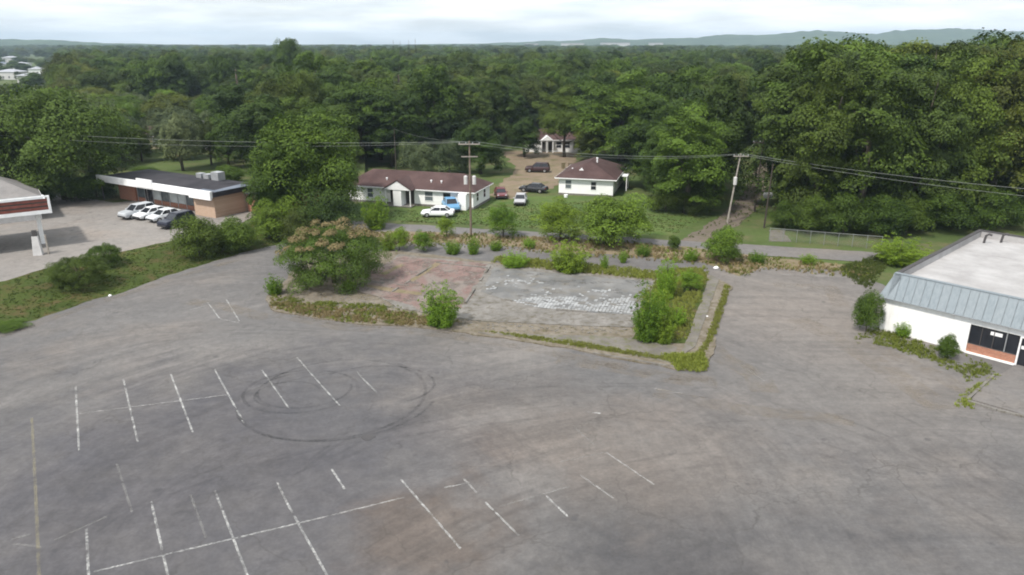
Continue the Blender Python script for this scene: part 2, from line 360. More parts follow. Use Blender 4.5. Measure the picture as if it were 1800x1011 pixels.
M['pale_pole'] = plain('pale_weathered_pole', (0.27, 0.245, 0.215), 0.9, 0.2, 0, 0.2, 3)
M['dark_pole'] = plain('creosote_pole', (0.055, 0.045, 0.038), 0.9, 0.2, 0, 0.3, 3)
M['wire'] = plain('aluminium_wire', (0.22, 0.235, 0.22), 0.6, 0.3, 0.2)
M['tyre'] = plain('tyre_rubber', (0.022, 0.022, 0.022), 0.85)
M['rim'] = plain('alloy_rim', (0.42, 0.42, 0.43), 0.35, 0.5, 0.6)
M['lamp'] = plain('headlight_lens', (0.62, 0.64, 0.66), 0.2, 0.5)
M['tail'] = plain('tail_lens', (0.35, 0.02, 0.02), 0.3, 0.5)
M['bumper'] = plain('black_plastic', (0.04, 0.04, 0.042), 0.7)
def car_paint(name, col):
    n = NT(name); return n.done(n.mix(n.noise(1.2, 3), tuple(x * 0.92 for x in col), col), 0.28, 0.5)
for k, c in dict(silver=(0.44, 0.46, 0.48), white=(0.80, 0.81, 0.82), offwhite=(0.66, 0.68, 0.70), navy=(0.014, 0.016, 0.03), black=(0.02, 0.021, 0.025), maroon=(0.14, 0.03, 0.035),
                 darkplum=(0.045, 0.02, 0.022), grey=(0.40, 0.40, 0.41), blue=(0.14, 0.33, 0.55)).items(): M['car_' + k] = car_paint('car_paint_' + k, c)
M['far_wall'] = plain('pale_far_wall', (0.50, 0.49, 0.48), 0.8)
M['cream_wall'] = plain('cream_wall', (0.52, 0.46, 0.32), 0.8)
M['far_grey'] = plain('grey_far_roof', (0.33, 0.34, 0.37), 0.8)
n = NT('hill_woods'); M['hill'] = n.done(n.mix(n.rng(n.noise(0.012, 6, 0.65), 0.35, 0.65), (0.028, 0.05, 0.020), (0.06, 0.09, 0.035)), 0.95, 0.1)

# ------------------------------------------------------------------ the ground and other sheets
def ragged(pts, step=0.8, amp=0.25, seed=0):
    out = []; n = len(pts)
    for i in range(n):
        a = Vector(pts[i][:2]); b = Vector(pts[(i + 1) % n][:2]); k = max(1, min(120, int((b - a).length / step)))
        nrm = Vector((-(b - a).y, (b - a).x)).normalized() if (b - a).length > 0 else Vector((0, 0))
        for j in range(k):
            p = a.lerp(b, j / k)
            o = mnoise.noise(Vector((p.x * 0.35, p.y * 0.35, seed))) * amp * 1.6 + mnoise.noise(Vector((p.x * 1.7, p.y * 1.7, seed + 5))) * amp
            out.append(tuple(p + nrm * o))
    return out
def sheet(name, pts, z, mat, kind='structure', parent=None, amp=0.25, step=0.8, thick=0.0, seed=0):
    poly = ragged(pts, step, amp, seed) if amp else [tuple(p[:2]) for p in pts]
    me = bpy.data.meshes.new(name); bm = bmesh.new()
    vs_ = [bm.verts.new((x, y, z)) for x, y in poly]
    f = bm.faces.new(vs_); bm.normal_update()
    if f.normal.z < 0: f.normal_flip()
    if thick:
        r = bmesh.ops.extrude_edge_only(bm, edges=list(f.edges))
        for v in r['geom']:
            if isinstance(v, bmesh.types.BMVert): v.co.z -= thick
    bmesh.ops.triangulate(bm, faces=[q for q in bm.faces if len(q.verts) > 4])
    bmesh.ops.recalc_face_normals(bm, faces=bm.faces)
    up = [q for q in bm.faces if abs(q.normal.z) > 0.9]
    if up and up[0].normal.z < 0: bmesh.ops.reverse_faces(bm, faces=bm.faces)
    bm.to_mesh(me); bm.free()
    o = link(name, me, mat, parent)
    if parent is None: tag(o, kind=kind)
    return o
def GP(*pts, z=0.0): return [tuple(G(x, y, z))[:2] for x, y in pts]

sheet('ground', [(-9000, -600), (9000, -600), (9000, 9000), (-9000, 9000)], -0.06, M['terrain'], amp=0)
lot = sheet('parking_lot', [(-75, 2), (75, 2), (75, 40), (52, 50)] + GP((1560, 505), (1515, 486), (1468, 474), (1345, 470), (1300, 486), (1240, 462), (1120, 450), (1000, 444), (860, 430), (700, 424), (640, 428), (560, 425), (500, 428), (440, 441), (330, 472), (240, 505), (150, 532), (60, 562), (0, 578)) + [(-52, 50), (-75, 42)], 0.0, M['lot'], amp=0.3)
# street running behind the lot, and the lane that climbs away from it
a = G(640, 397); b = G(1540, 452)
dr = (b - a).normalized(); nr = Vector((-dr.y, dr.x, 0)); hw = 2.3
street = sheet('street', [tuple((a - dr * 60 + nr * hw))[:2], tuple((b + dr * 80 + nr * hw))[:2], tuple((b + dr * 80 - nr * hw))[:2], tuple((a - dr * 60 - nr * hw))[:2]], -0.02, M['street'], amp=0.2)
sheet('dirt_lane', GP((1190, 425), (1226, 404), (1272, 376), (1308, 338), (1332, 288), (1350, 286), (1346, 330), (1326, 372), (1296, 396), (1262, 410), (1238, 430)), -0.032, M['red_dirt'], amp=0.35)
sheet('dirt_yard', GP((862, 343), (884, 318), (912, 300), (898, 285), (880, 266), (945, 262), (1018, 266), (1012, 290), (990, 312), (975, 330), (930, 338), (900, 350)), -0.036, M['dirt'], amp=0.8)
sheet('lawn', GP((600, 384), (640, 345), (850, 350), (960, 345), (1090, 338), (1200, 350), (1265, 352), (1225, 392), (1180, 414), (1000, 404), (830, 392), (700, 387)), -0.044, M['lawn'], amp=0.5)
sheet('dry_verge', GP((600, 412), (700, 405), (840, 412), (1000, 418), (1220, 436), (1330, 450), (1540, 470), (1530, 492), (1468, 478), (1345, 474), (1300, 490), (1240, 466), (1120, 454), (1000, 448), (860, 434), (700, 428), (600, 428)), -0.012, M['verge'], amp=0.4)
sheet('gravel_pad', GP((1350, 404), (1378, 404), (1390, 424), (1352, 424)), -0.026, M['walk'], amp=0.3)

# raised forecourt on the left with its grass bank
top = GP((0, 497), (100, 466), (200, 446), (300, 424), (345, 412), (420, 396), (500, 382), (560, 372), z=1.0)
bot = GP((0, 579), (150, 534), (240, 508), (330, 474), (440, 443), (500, 431), (560, 420), (610, 400))
b3 = MB(); NS = 60
def along(poly, t):
    ln = [math.dist(poly[i], poly[i + 1]) for i in range(len(poly) - 1)]; s = t * sum(ln)
    for i, l in enumerate(ln):
        if s <= l or i == len(ln) - 1: return Vector(poly[i]).lerp(Vector(poly[i + 1]), s / l)
        s -= l
top_e = [(-95, 46)] + top; bot_e = [(-90, 38)] + bot
for i in range(NS + 1):
    p, q = along(bot_e, i / NS), along(top_e, i / NS)
    for j in range(9):
        t = j / 8; w = p.lerp(q, t); z = 1.02 * (3 * t * t - 2 * t ** 3) - 0.05 * (1 - t)
        z += 0.10 * mnoise.noise(Vector((w.x * 0.5, w.y * 0.5, 3))) * math.sin(math.pi * t)
        b3.v.append((w.x, w.y, z))
for i in range(NS):
    for j in range(8): k = i * 9 + j; b3.f.append((k, k + 9, k + 10, k + 1))
tag(b3.build('grass_bank', M['bank'], smooth=True), kind='structure')
up_poly = [(-95, 46)] + top + [(-24, 118), (-30, 150), (-60, 190), (-170, 190), (-170, 60)]
sheet('upper_ground', up_poly, 0.985, M['terrain'], amp=0, thick=1.3)
sheet('forecourt', [(-93, 47)] + top[:6] + GP((470, 366), (420, 350), (330, 346), (200, 356), (110, 342), z=1.0) + [(-110, 112), (-120, 70)], 1.0, M['upper_lot'], amp=0.25)
up2 = GP((330, 424), (345, 415), (400, 440), (330, 468), (300, 470), z=0.5)

# cleared building pad in the lot
pad = sheet('building_pad', GP((474, 545), (470, 522), (500, 497), (520, 470), (560, 445), (690, 443), (760, 449), (860, 462), (1150, 489), (1242, 480), (1284, 505), (1256, 590), (1243, 652), (1190, 652), (1040, 622), (900, 598), (740, 576), (600, 568)), 0.10, M['rubble_soil'], amp=0.25, thick=0.14)
def on_pad(name, pts, z, mat, amp=0.15, thick=0.0):
    return sheet(name, pts, z, mat, parent=pad, amp=amp, step=0.5, thick=thick, seed=len(name))
on_pad('concrete_slab', GP((640, 508), (700, 449), (860, 466), (1152, 496), (1112, 578), (960, 572), (830, 566), (700, 545)), 0.16, M['concrete'], 0.12, 0.08)
on_pad('red_floor', GP((600, 508), (672, 470), (700, 451), (858, 467), (838, 500), (815, 545), (745, 550), (690, 530)), 0.166, M['red_floor'], 0.3)
on_pad('tile_floor', GP((868, 473), (1146, 499), (1120, 557), (950, 545), (880, 528), (845, 515)), 0.172, M['tile_floor'], 0.2)
on_pad('walk', GP((870, 588), (1110, 596), (1190, 612), (1178, 640), (1040, 612), (900, 592)), 0.112, M['walk'], 0.2)
on_pad('weed_bed', GP((1152, 494), (1242, 482), (1246, 500), (1206, 606), (1112, 598)), 0.118, M['bank'], 0.2)
on_pad('side_walk', GP((1248, 486), (1264, 492), (1222, 612), (1196, 628), (1204, 608)), 0.15, M['walk'], 0.06, 0.06)
for q in (((716, 497), (728, 498), (775, 466), (766, 464)), ((668, 484), (676, 487), (712, 468), (706, 466)), ((640, 503), (648, 507), (690, 516), (740, 522), (742, 517), (690, 510))):
    on_pad('trench', GP(*q), 0.176, M['verge'], 0.1)

# ------------------------------------------------------------------ painted lines and tyre marks on the lot
def ribbon(name, pts, w, z, mat, parent):
    m = MB(); P = [Vector(p) for p in pts]
    for i, p in enumerate(P):
        d = (P[min(i + 1, len(P) - 1)] - P[max(i - 1, 0)]); d.z = 0; d.normalize(); s = Vector((-d.y, d.x, 0)) * w / 2
        m.v += [tuple(p + s)[:2] + (z,), tuple(p - s)[:2] + (z,)]
    m.f = [(2 * i, 2 * i + 1, 2 * i + 3, 2 * i + 2) for i in range(len(P) - 1)]
    return m.build(name, mat, parent)
LINES = {'paint': [((133, 680), (139, 792)), ((217, 667), (242, 777)), ((300, 657), (339, 760)), ((377, 649), (429, 744)), ((460, 650), (508, 718)), ((545, 655), (597, 713)), ((640, 668), (662, 690)),
                   ((152, 930), (157, 1040)), ((266, 882), (297, 1020)), ((378, 863), (440, 1025)), ((505, 885), (584, 1028)), ((583, 825), (606, 860)), ((705, 843), (810, 965)), ((853, 883), (912, 942)), ((960, 872), (998, 908)),
                   ((165, 1005), (545, 915)), ((398, 527), (421, 565)), ((365, 532), (386, 560)), ((1032, 724), (1056, 727)), ((780, 857), (800, 854))],
         'paint_faint': [((140, 727), (400, 694)), ((522, 628), (545, 655)), ((627, 653), (640, 668)), ((545, 915), (712, 874)), ((487, 848), (505, 885)), ((800, 854), (825, 848)), ((815, 842), (838, 866)),
                         ((1020, 835), (1078, 876)), ((1065, 795), (1150, 852)), ((1150, 683), (1200, 692)), ((362, 537), (335, 545)), ((386, 560), (421, 568)), ((1362, 482), (1470, 486)), ((1375, 503), (1466, 508)), ((1380, 476), (1440, 478))],
         'paint_ghost': [((205, 815), (232, 900)), ((335, 870), (362, 945)), ((880, 890), (1002, 855)), ((985, 812), (1065, 795)), ((1008, 750), (1045, 782)), ((20, 948), (52, 940)), ((95, 950), (188, 908)), ((22, 956), (75, 962)), ((1300, 640), (1345, 670))]}
for mk, ls in LINES.items():
    for (a, b) in ls:
        p, q = G(*a), G(*b); ribbon('painted_line', [p, p.lerp(q, .33), p.lerp(q, .66), q], 0.12, 0.010 if mk == 'paint' else 0.007, M[mk], lot)
ribbon('yellow_line', [G(56, 735), G(62, 850), G(70, 1040)], 0.15, 0.010, M['paint_yellow'], lot)
def ring(cx, cy, rx, ry, a0, a1, n=60):
    return [Vector((cx + rx * math.cos(t), cy + ry * math.sin(t), 0)) for t in (a0 + (a1 - a0) * i / n for i in range(n + 1))]
cA, cB = G(428, 690), G(748, 690); cM = (cA + cB) / 2; rr = (cB - cA).length / 2
for (dx, dy, rx, ry, a0, a1, w) in ((0, -.3, rr, rr * 0.98, -2.9, 1.0, .24), (.2, .1, rr * 1.1, rr * 1.06, -2.2, -0.2, .2), (-2.4, .3, 3.9, 3.3, 0, 5.6, .22), (-2.2, .5, 3.2, 2.8, 1.4, 6.6, .2), (2.6, 1.2, 4.2, 3.2, -0.9, 2.6, .2), (-3.2, -.2, 2.2, 1.9, 0.4, 4.4, .18), (.3, .2, rr * .9, rr * .84, 0.6, 3.0, .2)):
    ribbon('tyre_mark', ring(cM.x + dx, cM.y + dy, rx, ry, a0, a1), w, 0.013, M['skid'], lot)
n = NT('faint_tyre_mark'); M['skid_faint'] = n.done((0.045, 0.045, 0.047), 0.8, 0.3, alpha=n.math('MULTIPLY', n.rng(n.noise(0.3, 6, 0.75), 0.42, 0.80, 0, 0.32), n.rng(n.noise(5, 4), 0.25, 0.65)))
for (pts) in ([(0, 655), (200, 610), (450, 592), (760, 610)], [(0, 622), (200, 590), (420, 585), (700, 600)], [(300, 905), (480, 860), (640, 760), (900, 700), (1300, 700)], [(330, 920), (520, 850), (700, 770), (1000, 730)],
              [(1000, 690), (1250, 700), (1500, 760), (1800, 900)], [(1050, 730), (1300, 760), (1560, 840), (1790, 960)], [(1320, 650), (1480, 690), (1640, 760), (1800, 860)], [(700, 1000), (900, 900), (1150, 830), (1500, 800)], [(100, 990), (300, 870), (560, 790), (760, 760)]):
    P = [G(*p) for p in pts]; out = []
    for i in range(len(P) - 1):
        p0, p1, p2, p3 = P[max(i - 1, 0)], P[i], P[i + 1], P[min(i + 2, len(P) - 1)]
        for k in range(8):
            t = k / 8; out.append(0.5 * ((2 * p1) + (p2 - p0) * t + (2 * p0 - 5 * p1 + 4 * p2 - p3) * t * t + (3 * p1 - p0 - 3 * p2 + p3) * t ** 3))
    ribbon('tyre_mark', out, 0.26, 0.012, M['skid_faint'], lot)
    o = [p + Vector((0.3, 1.5, 0)) for p in out]; ribbon('tyre_mark', o, 0.24, 0.0125, M['skid_faint'], lot)
n = NT('sand_drift'); M['sand'] = n.done(n.mix(n.noise(1.5, 5), (0.20, 0.165, 0.13), (0.29, 0.25, 0.20)), 0.95, 0.1, alpha=n.math('MULTIPLY', n.rng(n.noise(0.55, 6, 0.7), 0.40, 0.72, 0, .75), n.rng(n.noise(3.5, 5, 0.7), 0.3, 0.65)))
for pts_, w_ in (([(480, 552), (600, 576), (740, 584), (900, 606), (1040, 634), (1180, 662), (1260, 668)], 1.3), ([(480, 548), (600, 571), (740, 578), (900, 600)], .7), ([(980, 632), (1100, 650), (1190, 668), (1260, 675)], 1.6), ([(1240, 600), (1270, 630), (1330, 660), (1345, 690)], 2.0), ([(0, 592), (150, 540), (330, 482), (440, 450)], 1.0),
                 ([(1500, 590), (1560, 620), (1650, 660), (1700, 690)], 1.6), ([(1400, 560), (1480, 600), (1560, 650), (1660, 720)], 2.2), ([(1360, 500), (1460, 506), (1480, 540)], 1.6), ([(1150, 690), (1300, 720), (1500, 740)], 1.5), ([(330, 530), (400, 540), (470, 560)], 1.6)):
    P = [G(*p) for p in pts_]; out = [P[i].lerp(P[i + 1], k / 6) for i in range(len(P) - 1) for k in range(6)] + [P[-1]]
    ribbon('sand_drift', out, w_, 0.0155, M['sand'], lot)
p = G(647, 769); m = MB(); m.prism([(p.x + .42 * math.cos(t) * (1 + .2 * math.sin(3 * t)), p.y + .36 * math.sin(t)) for t in [k * math.pi / 8 for k in range(16)]], -0.02, 0.02); m.build('drain_cover', M['dark_metal'], lot)

# ------------------------------------------------------------------ foliage
def crown_mesh(name, seed, lobes, n, leaf, mat, aspect=0.75, flat=0.9, droop=0.0, rough=1.0):
    g = np.random.default_rng(seed); lob = np.array(lobes, float)
    wgt = lob[:, 3] ** 2; cnt = np.maximum(8, (n * wgt / wgt.sum())).astype(int)
    idx = np.repeat(np.arange(len(lob)), cnt); N = len(idx)
    d = g.normal(size=(N, 3)); d /= np.linalg.norm(d, axis=1)[:, None]
    low = (d[:, 2] < -0.25) & (g.random(N) < .8); d[low, 2] *= -1
    r = lob[idx, 3] * (0.66 + 0.4 * np.sqrt(g.random(N)))
    stretch = np.exp(g.normal(size=(len(lob), 3)) * .24 * rough); shear = g.normal(size=(len(lob), 2)) * .35 * rough
    q3 = d * r[:, None] * np.array([1, 1, flat]) * stretch[idx]; q3[:, 2] += (q3[:, :2] * shear[idx]).sum(1) - .25 * np.hypot(q3[:, 0], q3[:, 1])
    p = lob[idx, :3] + q3
    ext = np.ptp(lob[:, 0]) * .5 + 1e-3; bump = 0
    for fr, am in ((2.2, .10), (4.7, .07), (9.5, .05)):
        w3 = g.normal(size=(3, 3)) * fr / ext; ph = g.random(3) * 6.28; bump = bump + am * np.sin(p @ w3 + ph).sum(1) / 1.5
    p += d * (bump * ext * .55 * rough)[:, None]
    keep = np.sin(p @ (g.normal(size=(3, 2)) * 5.5 / ext) + g.random(2) * 6).sum(1) + g.normal(size=N) * .5 > -1.25 - 1.2 * (1 - rough)
    p, d, r, idx = p[keep], d[keep], r[keep], idx[keep]; N = len(idx)
    stray = g.random(N) < .10
    p += g.normal(size=(N, 3)) * np.where(stray, np.minimum(lob[idx, 3] * .16, .22), leaf * .4)[:, None]
    nr = d * 1.5 + g.normal(size=(N, 3)) * 0.40 + np.array([0, 0, 0.35]); nr /= np.linalg.norm(nr, axis=1)[:, None]
    t = np.cross(nr, g.normal(size=(N, 3))); t /= np.linalg.norm(t, axis=1)[:, None]; b = np.cross(nr, t)
    s = leaf * (0.4 + 1.1 * g.random(N) ** 1.6)[:, None]; q = s * aspect
    v = np.stack([p - t * s, p + b * q - t * s * .1, p + t * s - nr * s * droop, p - b * q + t * s * .1], 1).reshape(-1, 3)
    v[:, 2] = np.maximum(v[:, 2], 0.02)
    me = bpy.data.meshes.new(name)
    me.vertices.add(4 * N); me.vertices.foreach_set('co', v.ravel())
    me.loops.add(4 * N); me.loops.foreach_set('vertex_index', np.arange(4 * N, dtype=np.int32))
    me.polygons.add(N); me.polygons.foreach_set('loop_start', np.arange(0, 4 * N, 4, dtype=np.int32))
    lt = g.random(len(lob)); tint = np.clip(0.5 + 0.42 * (lt[idx] - 0.5) + 0.5 * (g.random(N) - 0.5), 0, 1)
    at = me.attributes.new('tint', 'FLOAT', 'FACE'); at.data.foreach_set('value', tint.astype(np.float32))
    me.update(calc_edges=True); me.materials.append(mat)
    return me
def trunk_mesh(name, h, r, lobes, nl, seed, lean=0.0):
    g = random.Random(seed); m = MB()
    top = Vector((lean, 0, h)); m.tube([(0, 0, -0.1), (0.03 * h * g.uniform(-1, 1), 0.02 * h, h * 0.35), (lean * .6, 0, h * 0.7), top], [r * 1.25, r, r * 0.75, r * 0.35], 8)
    for (x, y, z, q) in g.sample(lobes, min(nl, len(lobes))):
        z0 = min(max(0.25 * h, z * 0.55), h * 0.9); s = Vector((lean * .5, 0, z0)); e = Vector((x, y, z))
        mid = s.lerp(e, 0.5) + Vector((0, 0, -0.06 * h)); m.tube([s, mid, e], [r * 0.45, r * 0.3, r * 0.1], 5)
    return m.mesh(name, True)
def lobes_round(seed, Rr, Rz, cz, n, rs=(0.26, 0.44), skirt=False, zmin=0.6):
    g = random.Random(seed); out = []
    for i in range(n):
        a = g.uniform(0, 6.283); u = max(-.98, min(.98, 1 - 2 * (i + .5) / n + g.uniform(-.12, .12)))
        if not skirt and u < -0.65: u = -u
        k = g.uniform(0.45, 0.92); w = math.sqrt(max(0, 1 - u * u)); w = max(w, .78) if (skirt and u < 0) else w; q = Rr * (rs[0] + (rs[1] - rs[0]) * g.random() ** 1.5 * 1.15)
        z = cz + Rz * u * k * g.uniform(.9, 1.1)
        out.append((Rr * w * k * math.cos(a), Rr * w * k * math.sin(a), max(z, zmin), q))
    for i in range(max(2, n // 5)):
        out.append((g.uniform(-.35, .35) * Rr, g.uniform(-.35, .35) * Rr, cz + g.uniform(-.4, .55) * Rz, Rr * g.uniform(.3, .42)))
    return out
def lobes_cone(seed, Rr, h, z0, tiers):
    g = random.Random(seed); out = []
    for i in range(tiers):
        t = i / (tiers - 1); z = z0 + (h - z0) * t; rad = Rr * (1 - t) ** 0.7 * g.uniform(.75, 1.1)
        for k in range(max(1, int(6 * (1 - t)) + 1)):
            a = k * 2.399 + i * 1.3 + g.uniform(-.4, .4); out.append((rad * .65 * math.cos(a), rad * .65 * math.sin(a), z + g.uniform(-.4, .4), max(.35, rad * .42)))
    return out
# kinds: name -> (crown mesh, trunk mesh, half width, height)
KIND = {}
def kind(key, lobes, n, leaf, mat, th, tr, nl=7, aspect=0.75, droop=0.15, flat=0.9, rough=1.0):
    me = crown_mesh('crown_' + key, hash_(key), lobes, n, leaf, M[mat], aspect, flat, droop, rough)
    co = np.empty(len(me.vertices) * 3); me.vertices.foreach_get('co', co); co = co.reshape(-1, 3)
    hwid = np.percentile(np.hypot(co[:, 0], co[:, 1]), 98.5); hh = np.percentile(co[:, 2], 99.97)
    t = trunk_mesh('trunk_' + key, th, tr, lobes, nl, hash_(key)); t.materials.append(M['bark'])
    KIND[key] = (me, t, float(hwid), float(hh))
def hash_(s): return sum((i + 1) * ord(c) for i, c in enumerate(s))
kind('oak', lobes_round(1, 5.2, 5.0, 10, 54, (.18, .38)), 42000, .135, 'leaf_mid', 9.5, .32, rough=.75)
kind('oak_olive', lobes_round(2, 5.6, 4.6, 9.6, 60, (.16, .36)), 42000, .135, 'leaf_olive', 9, .34, rough=.75)
kind('tall', lobes_round(3, 4.2, 6.6, 10.8, 54, (.2, .4)), 42000, .135, 'leaf_dark', 11, .3, rough=.75)
kind('tall_mid', lobes_round(4, 4.4, 6.2, 10.4, 54, (.2, .38)), 42000, .135, 'leaf_mid', 11, .3, rough=.75)
kind('edge', lobes_round(5, 4.9, 7.4, 8.2, 84, (.15, .34), True), 80000, .108, 'leaf_mid', 11, .3, 7, .75, .15, .62)
kind('edge_dark', lobes_round(6, 4.9, 7.2, 8.0, 84, (.15, .34), True), 80000, .108, 'leaf_dark', 11, .3, 7, .75, .15, .62)
kind('edge_olive', lobes_round(7, 5.0, 7.0, 8.0, 88, (.14, .33), True), 80000, .108, 'leaf_olive', 11, .3, 7, .75, .15, .62)
kind('broad', lobes_round(8, 6.6, 5.6, 6.4, 90, (.13, .30), True), 80000, .108, 'leaf_deep', 8, .42, 7, .75, .15, .66)
kind('light', lobes_round(9, 4.3, 5.2, 6.6, 60, (.16, .36), True), 70000, .088, 'leaf_light', 8, .26)
kind('grey', lobes_round(10, 4.0, 4.6, 5.4, 60, (.15, .33), True), 44000, .10, 'leaf_grey', 6.5, .25)
kind('pine', lobes_cone(11, 3.0, 17, 5, 11), 26000, .13, 'leaf_pine', 16.5, .24, 5, .35)
kind('shrub', lobes_round(12, 1.5, 1.5, 1.5, 46, (.16, .38), True, .25), 26000, .040, 'leaf_light', 1.6, .05, rough=.6)
kind('shrub_bright', lobes_round(13, 1.4, 1.7, 1.7, 54, (.13, .34), True, .25), 26000, .040, 'leaf_bright', 2.2, .05, 9, .45, .3, rough=.6)
kind('shrub_mid', lobes_round(14, 1.7, 1.4, 1.4, 50, (.15, .36), True, .25), 26000, .040, 'leaf_mid', 1.5, .05, rough=.6)
kind('shrub_dark', lobes_round(15, 1.8, 1.5, 1.4, 50, (.15, .36), True, .25), 26000, .040, 'leaf_deep', 1.5, .05, rough=.6)
kind('shrub_grey', lobes_round(16, 2.0, 1.3, 1.3, 30, (.22, .40), True, .25), 26000, .040, 'leaf_grey', 1.5, .05, rough=.6)
g = random.Random(3); sp = []
for i in range(34):
    a = i * 2.399; rr_ = math.sqrt((i + .5) / 34) * 1.15; hh_ = g.uniform(.55, 1.0) * (1.15 - .35 * rr_)
    for k in range(6): sp.append((rr_ * (0.45 + .11 * k) * math.cos(a) + g.uniform(-.08, .08), rr_ * (0.45 + .11 * k) * math.sin(a) + g.uniform(-.08, .08), 0.2 + k * .5 * hh_, (.27 - .028 * k) * g.uniform(.7, 1.3)))
kind('upright', sp, 26000, .040, 'leaf_bright', 2.2, .04, 12, .4, .35, rough=.6)
g = random.Random(8); sp = []
for i in range(46):
    a = i * 2.399; q = math.sqrt((i + .5) / 46); sp.append((3.9 * q * math.cos(a), 3.9 * q * math.sin(a), 3.7 - 1.5 * q * q + g.uniform(-.35, .35), g.uniform(.55, .95)))
for i in range(34):
    a = i * 2.399; q = g.uniform(.55, .95); sp.append((3.6 * q * math.cos(a), 3.6 * q * math.sin(a), g.uniform(.5, 2.4), g.uniform(.6, .95)))
kind('mimosa', sp, 80000, .055, 'leaf_deep', 3.0, .16, 12, .5, .2, .7, .35)
MIMOSA = sp

def plant(name, key, loc, sx, sz, rz, label, cat, group=None, tilt=0.0):
    cm, tm, hw_, hh = KIND[key]
    t = empty(name, loc, rz, label, cat, group); t.scale = (sx, sx, sz); t.rotation_euler = (tilt, tilt * .5, rz)
    link('trunk' if cat == 'tree' else 'stems', tm, None, t); link('crown' if cat == 'tree' else 'foliage', cm, None, t)
    return t
def stand(name, key, px, py, top, w, label, cat, group=None, z=0.0, rz=None, D=None):
    """stands at frame point px,py on level z, reaches row top, w px wide"""
    p = G(px, py, z); kw, kh = KIND[key][2:]
    hgt = max(0.4, z_at(p, top) - z); wid = w * depth(p) / F
    return plant(name, key, p, wid / 2 / kw, hgt / kh, rz if rz is not None else (px * 0.37 + py * .11) % 6.28, label, cat, group)

# trees that stand out
T = 'tree'
stand('broad_tree', 'broad', 118, 350, 146, 250, 'very broad olive green tree left of the white-fascia shop', T, z=1.0)
stand('broad_tree', 'edge_olive', 5, 352, 168, 130, 'olive tree behind the canopy station at the left edge', T, z=1.0)
stand('young_tree', 'edge', 492, 402, 250, 110, 'mid green tree behind the shrubs right of the shop', T)
stand('young_tree', 'light', 545, 392, 196, 188, 'bright light green tree between the shop and the long white house', T)
stand('young_tree', 'light', 600, 372, 225, 95, 'bright green tree against the left end of the long house', T)
stand('small_tree', 'grey', 284, 246, 168, 66, 'pale grey-green tree beyond the shop roof, left of its twin', T, z=1.0)
stand('small_tree', 'grey', 322, 300, 180, 72, 'pale grey-green tree directly above the shop roof', T, z=1.0)
stand('wood_tree', 'edge_dark', 470, 315, 165, 150, 'dark tree behind the bright green tree by the shop', T)
stand('wood_tree', 'edge_dark', 845, 306, 208, 92, 'dark low-branched tree behind the right end of the long house', T)
stand('pine_tree', 'pine', 786, 282, 140, 110, 'brownish dark pine behind the long house', T)
stand('wood_tree', 'edge', 690, 292, 158, 130, 'dark green tree rising behind the long house ridge', T)
stand('wood_tree', 'edge', 985, 246, 150, 92, 'rounded fresh green tree behind the far white house', T)
stand('wood_tree', 'edge', 1092, 282, 122, 178, 'large grey-green tree behind the brown-roofed small house', T)
stand('wood_tree', 'edge', 1205, 374, 178, 150, 'dense green tree filling the gap right of the small white house', T)
stand('wood_tree', 'edge_dark', 1255, 350, 130, 120, 'tall dark tree on the left side of the dirt lane', T)
stand('wood_tree', 'edge_dark', 1165, 352, 215, 90, 'dark tree close to the small white house end wall', T)
stand('wood_tree', 'oak', 992, 276, 192, 84, 'high-crowned tree hiding the roof of the far white house', T)
stand('wood_tree', 'edge', 250, 284, 218, 44, 'small green tree before the cream house beyond the shop', T, z=1.0)
stand('wood_tree', 'edge_olive', 372, 290, 205, 54, 'olive tree beyond the shop rooftop units', T, z=1.0)
stand('wood_tree', 'edge', 402, 296, 200, 56, 'green tree beyond the right end of the shop roof', T, z=1.0)
stand('wood_tree', 'edge_dark', 922, 276, 205, 62, 'dark tree overhanging the left end of the far white house', T)
stand('wood_tree', 'edge_olive', 1040, 284, 205, 70, 'olive tree overhanging the right end of the far white house', T)
stand('wood_tree', 'edge', 1190, 300, 112, 150, 'tall rounded tree behind the trees left of the lane', T)
stand('wood_tree', 'edge', 1428, 394, 105, 150, 'tall green tree on the right side of the dirt lane', T)
stand('wood_tree', 'edge_olive', 1392, 360, 150, 95, 'olive brown tree at the upper right of the dirt lane', T)
stand('wood_tree', 'edge', 1505, 394, 92, 190, 'tall lush tree behind the chain fence, left of the bare limb', T)
stand('wood_tree', 'edge_dark', 1592, 394, 118, 170, 'dark tree above the yellow-green shrub behind the fence', T)
stand('wood_tree', 'edge', 1655, 388, 92, 170, 'tall tree rising behind the white building parapet', T)
stand('wood_tree', 'edge_olive', 1735, 384, 66, 190, 'light olive tree towering over the white building', T)
stand('wood_tree', 'edge', 1815, 380, 44, 210, 'tallest green tree at the right edge of the wood', T)
stand('wood_tree', 'edge', 1470, 340, 64, 200, 'high crowned tree topping the right-hand wood against the hills', T)
stand('wood_tree', 'edge_olive', 1570, 340, 72, 190, 'second high olive crown of the right-hand wood', T)
stand('wood_tree', 'edge', 1690, 340, 56, 200, 'third high crown near the right-hand skyline', T)
p = Vector((-88, 300, 0)); plant('lone_tall_tree', 'oak', p, 1.05, 1.68, 1.0, 'tall rounded tree standing above the left skyline', T)
for i, (dx, s) in enumerate(((-59.5, 1.0), (-56.5, .97), (-52.6, 1.0), (-49.6, 1.04))):
    plant('tall_pine', 'pine', (dx * 1.28, 494 + i * 4, 0), .42, 1.45 * s, i, 'thin tall pine above the middle skyline, %s of four' % ('leftmost', 'second from left', 'third from left', 'rightmost')[i], T, 'four thin pines on the skyline')

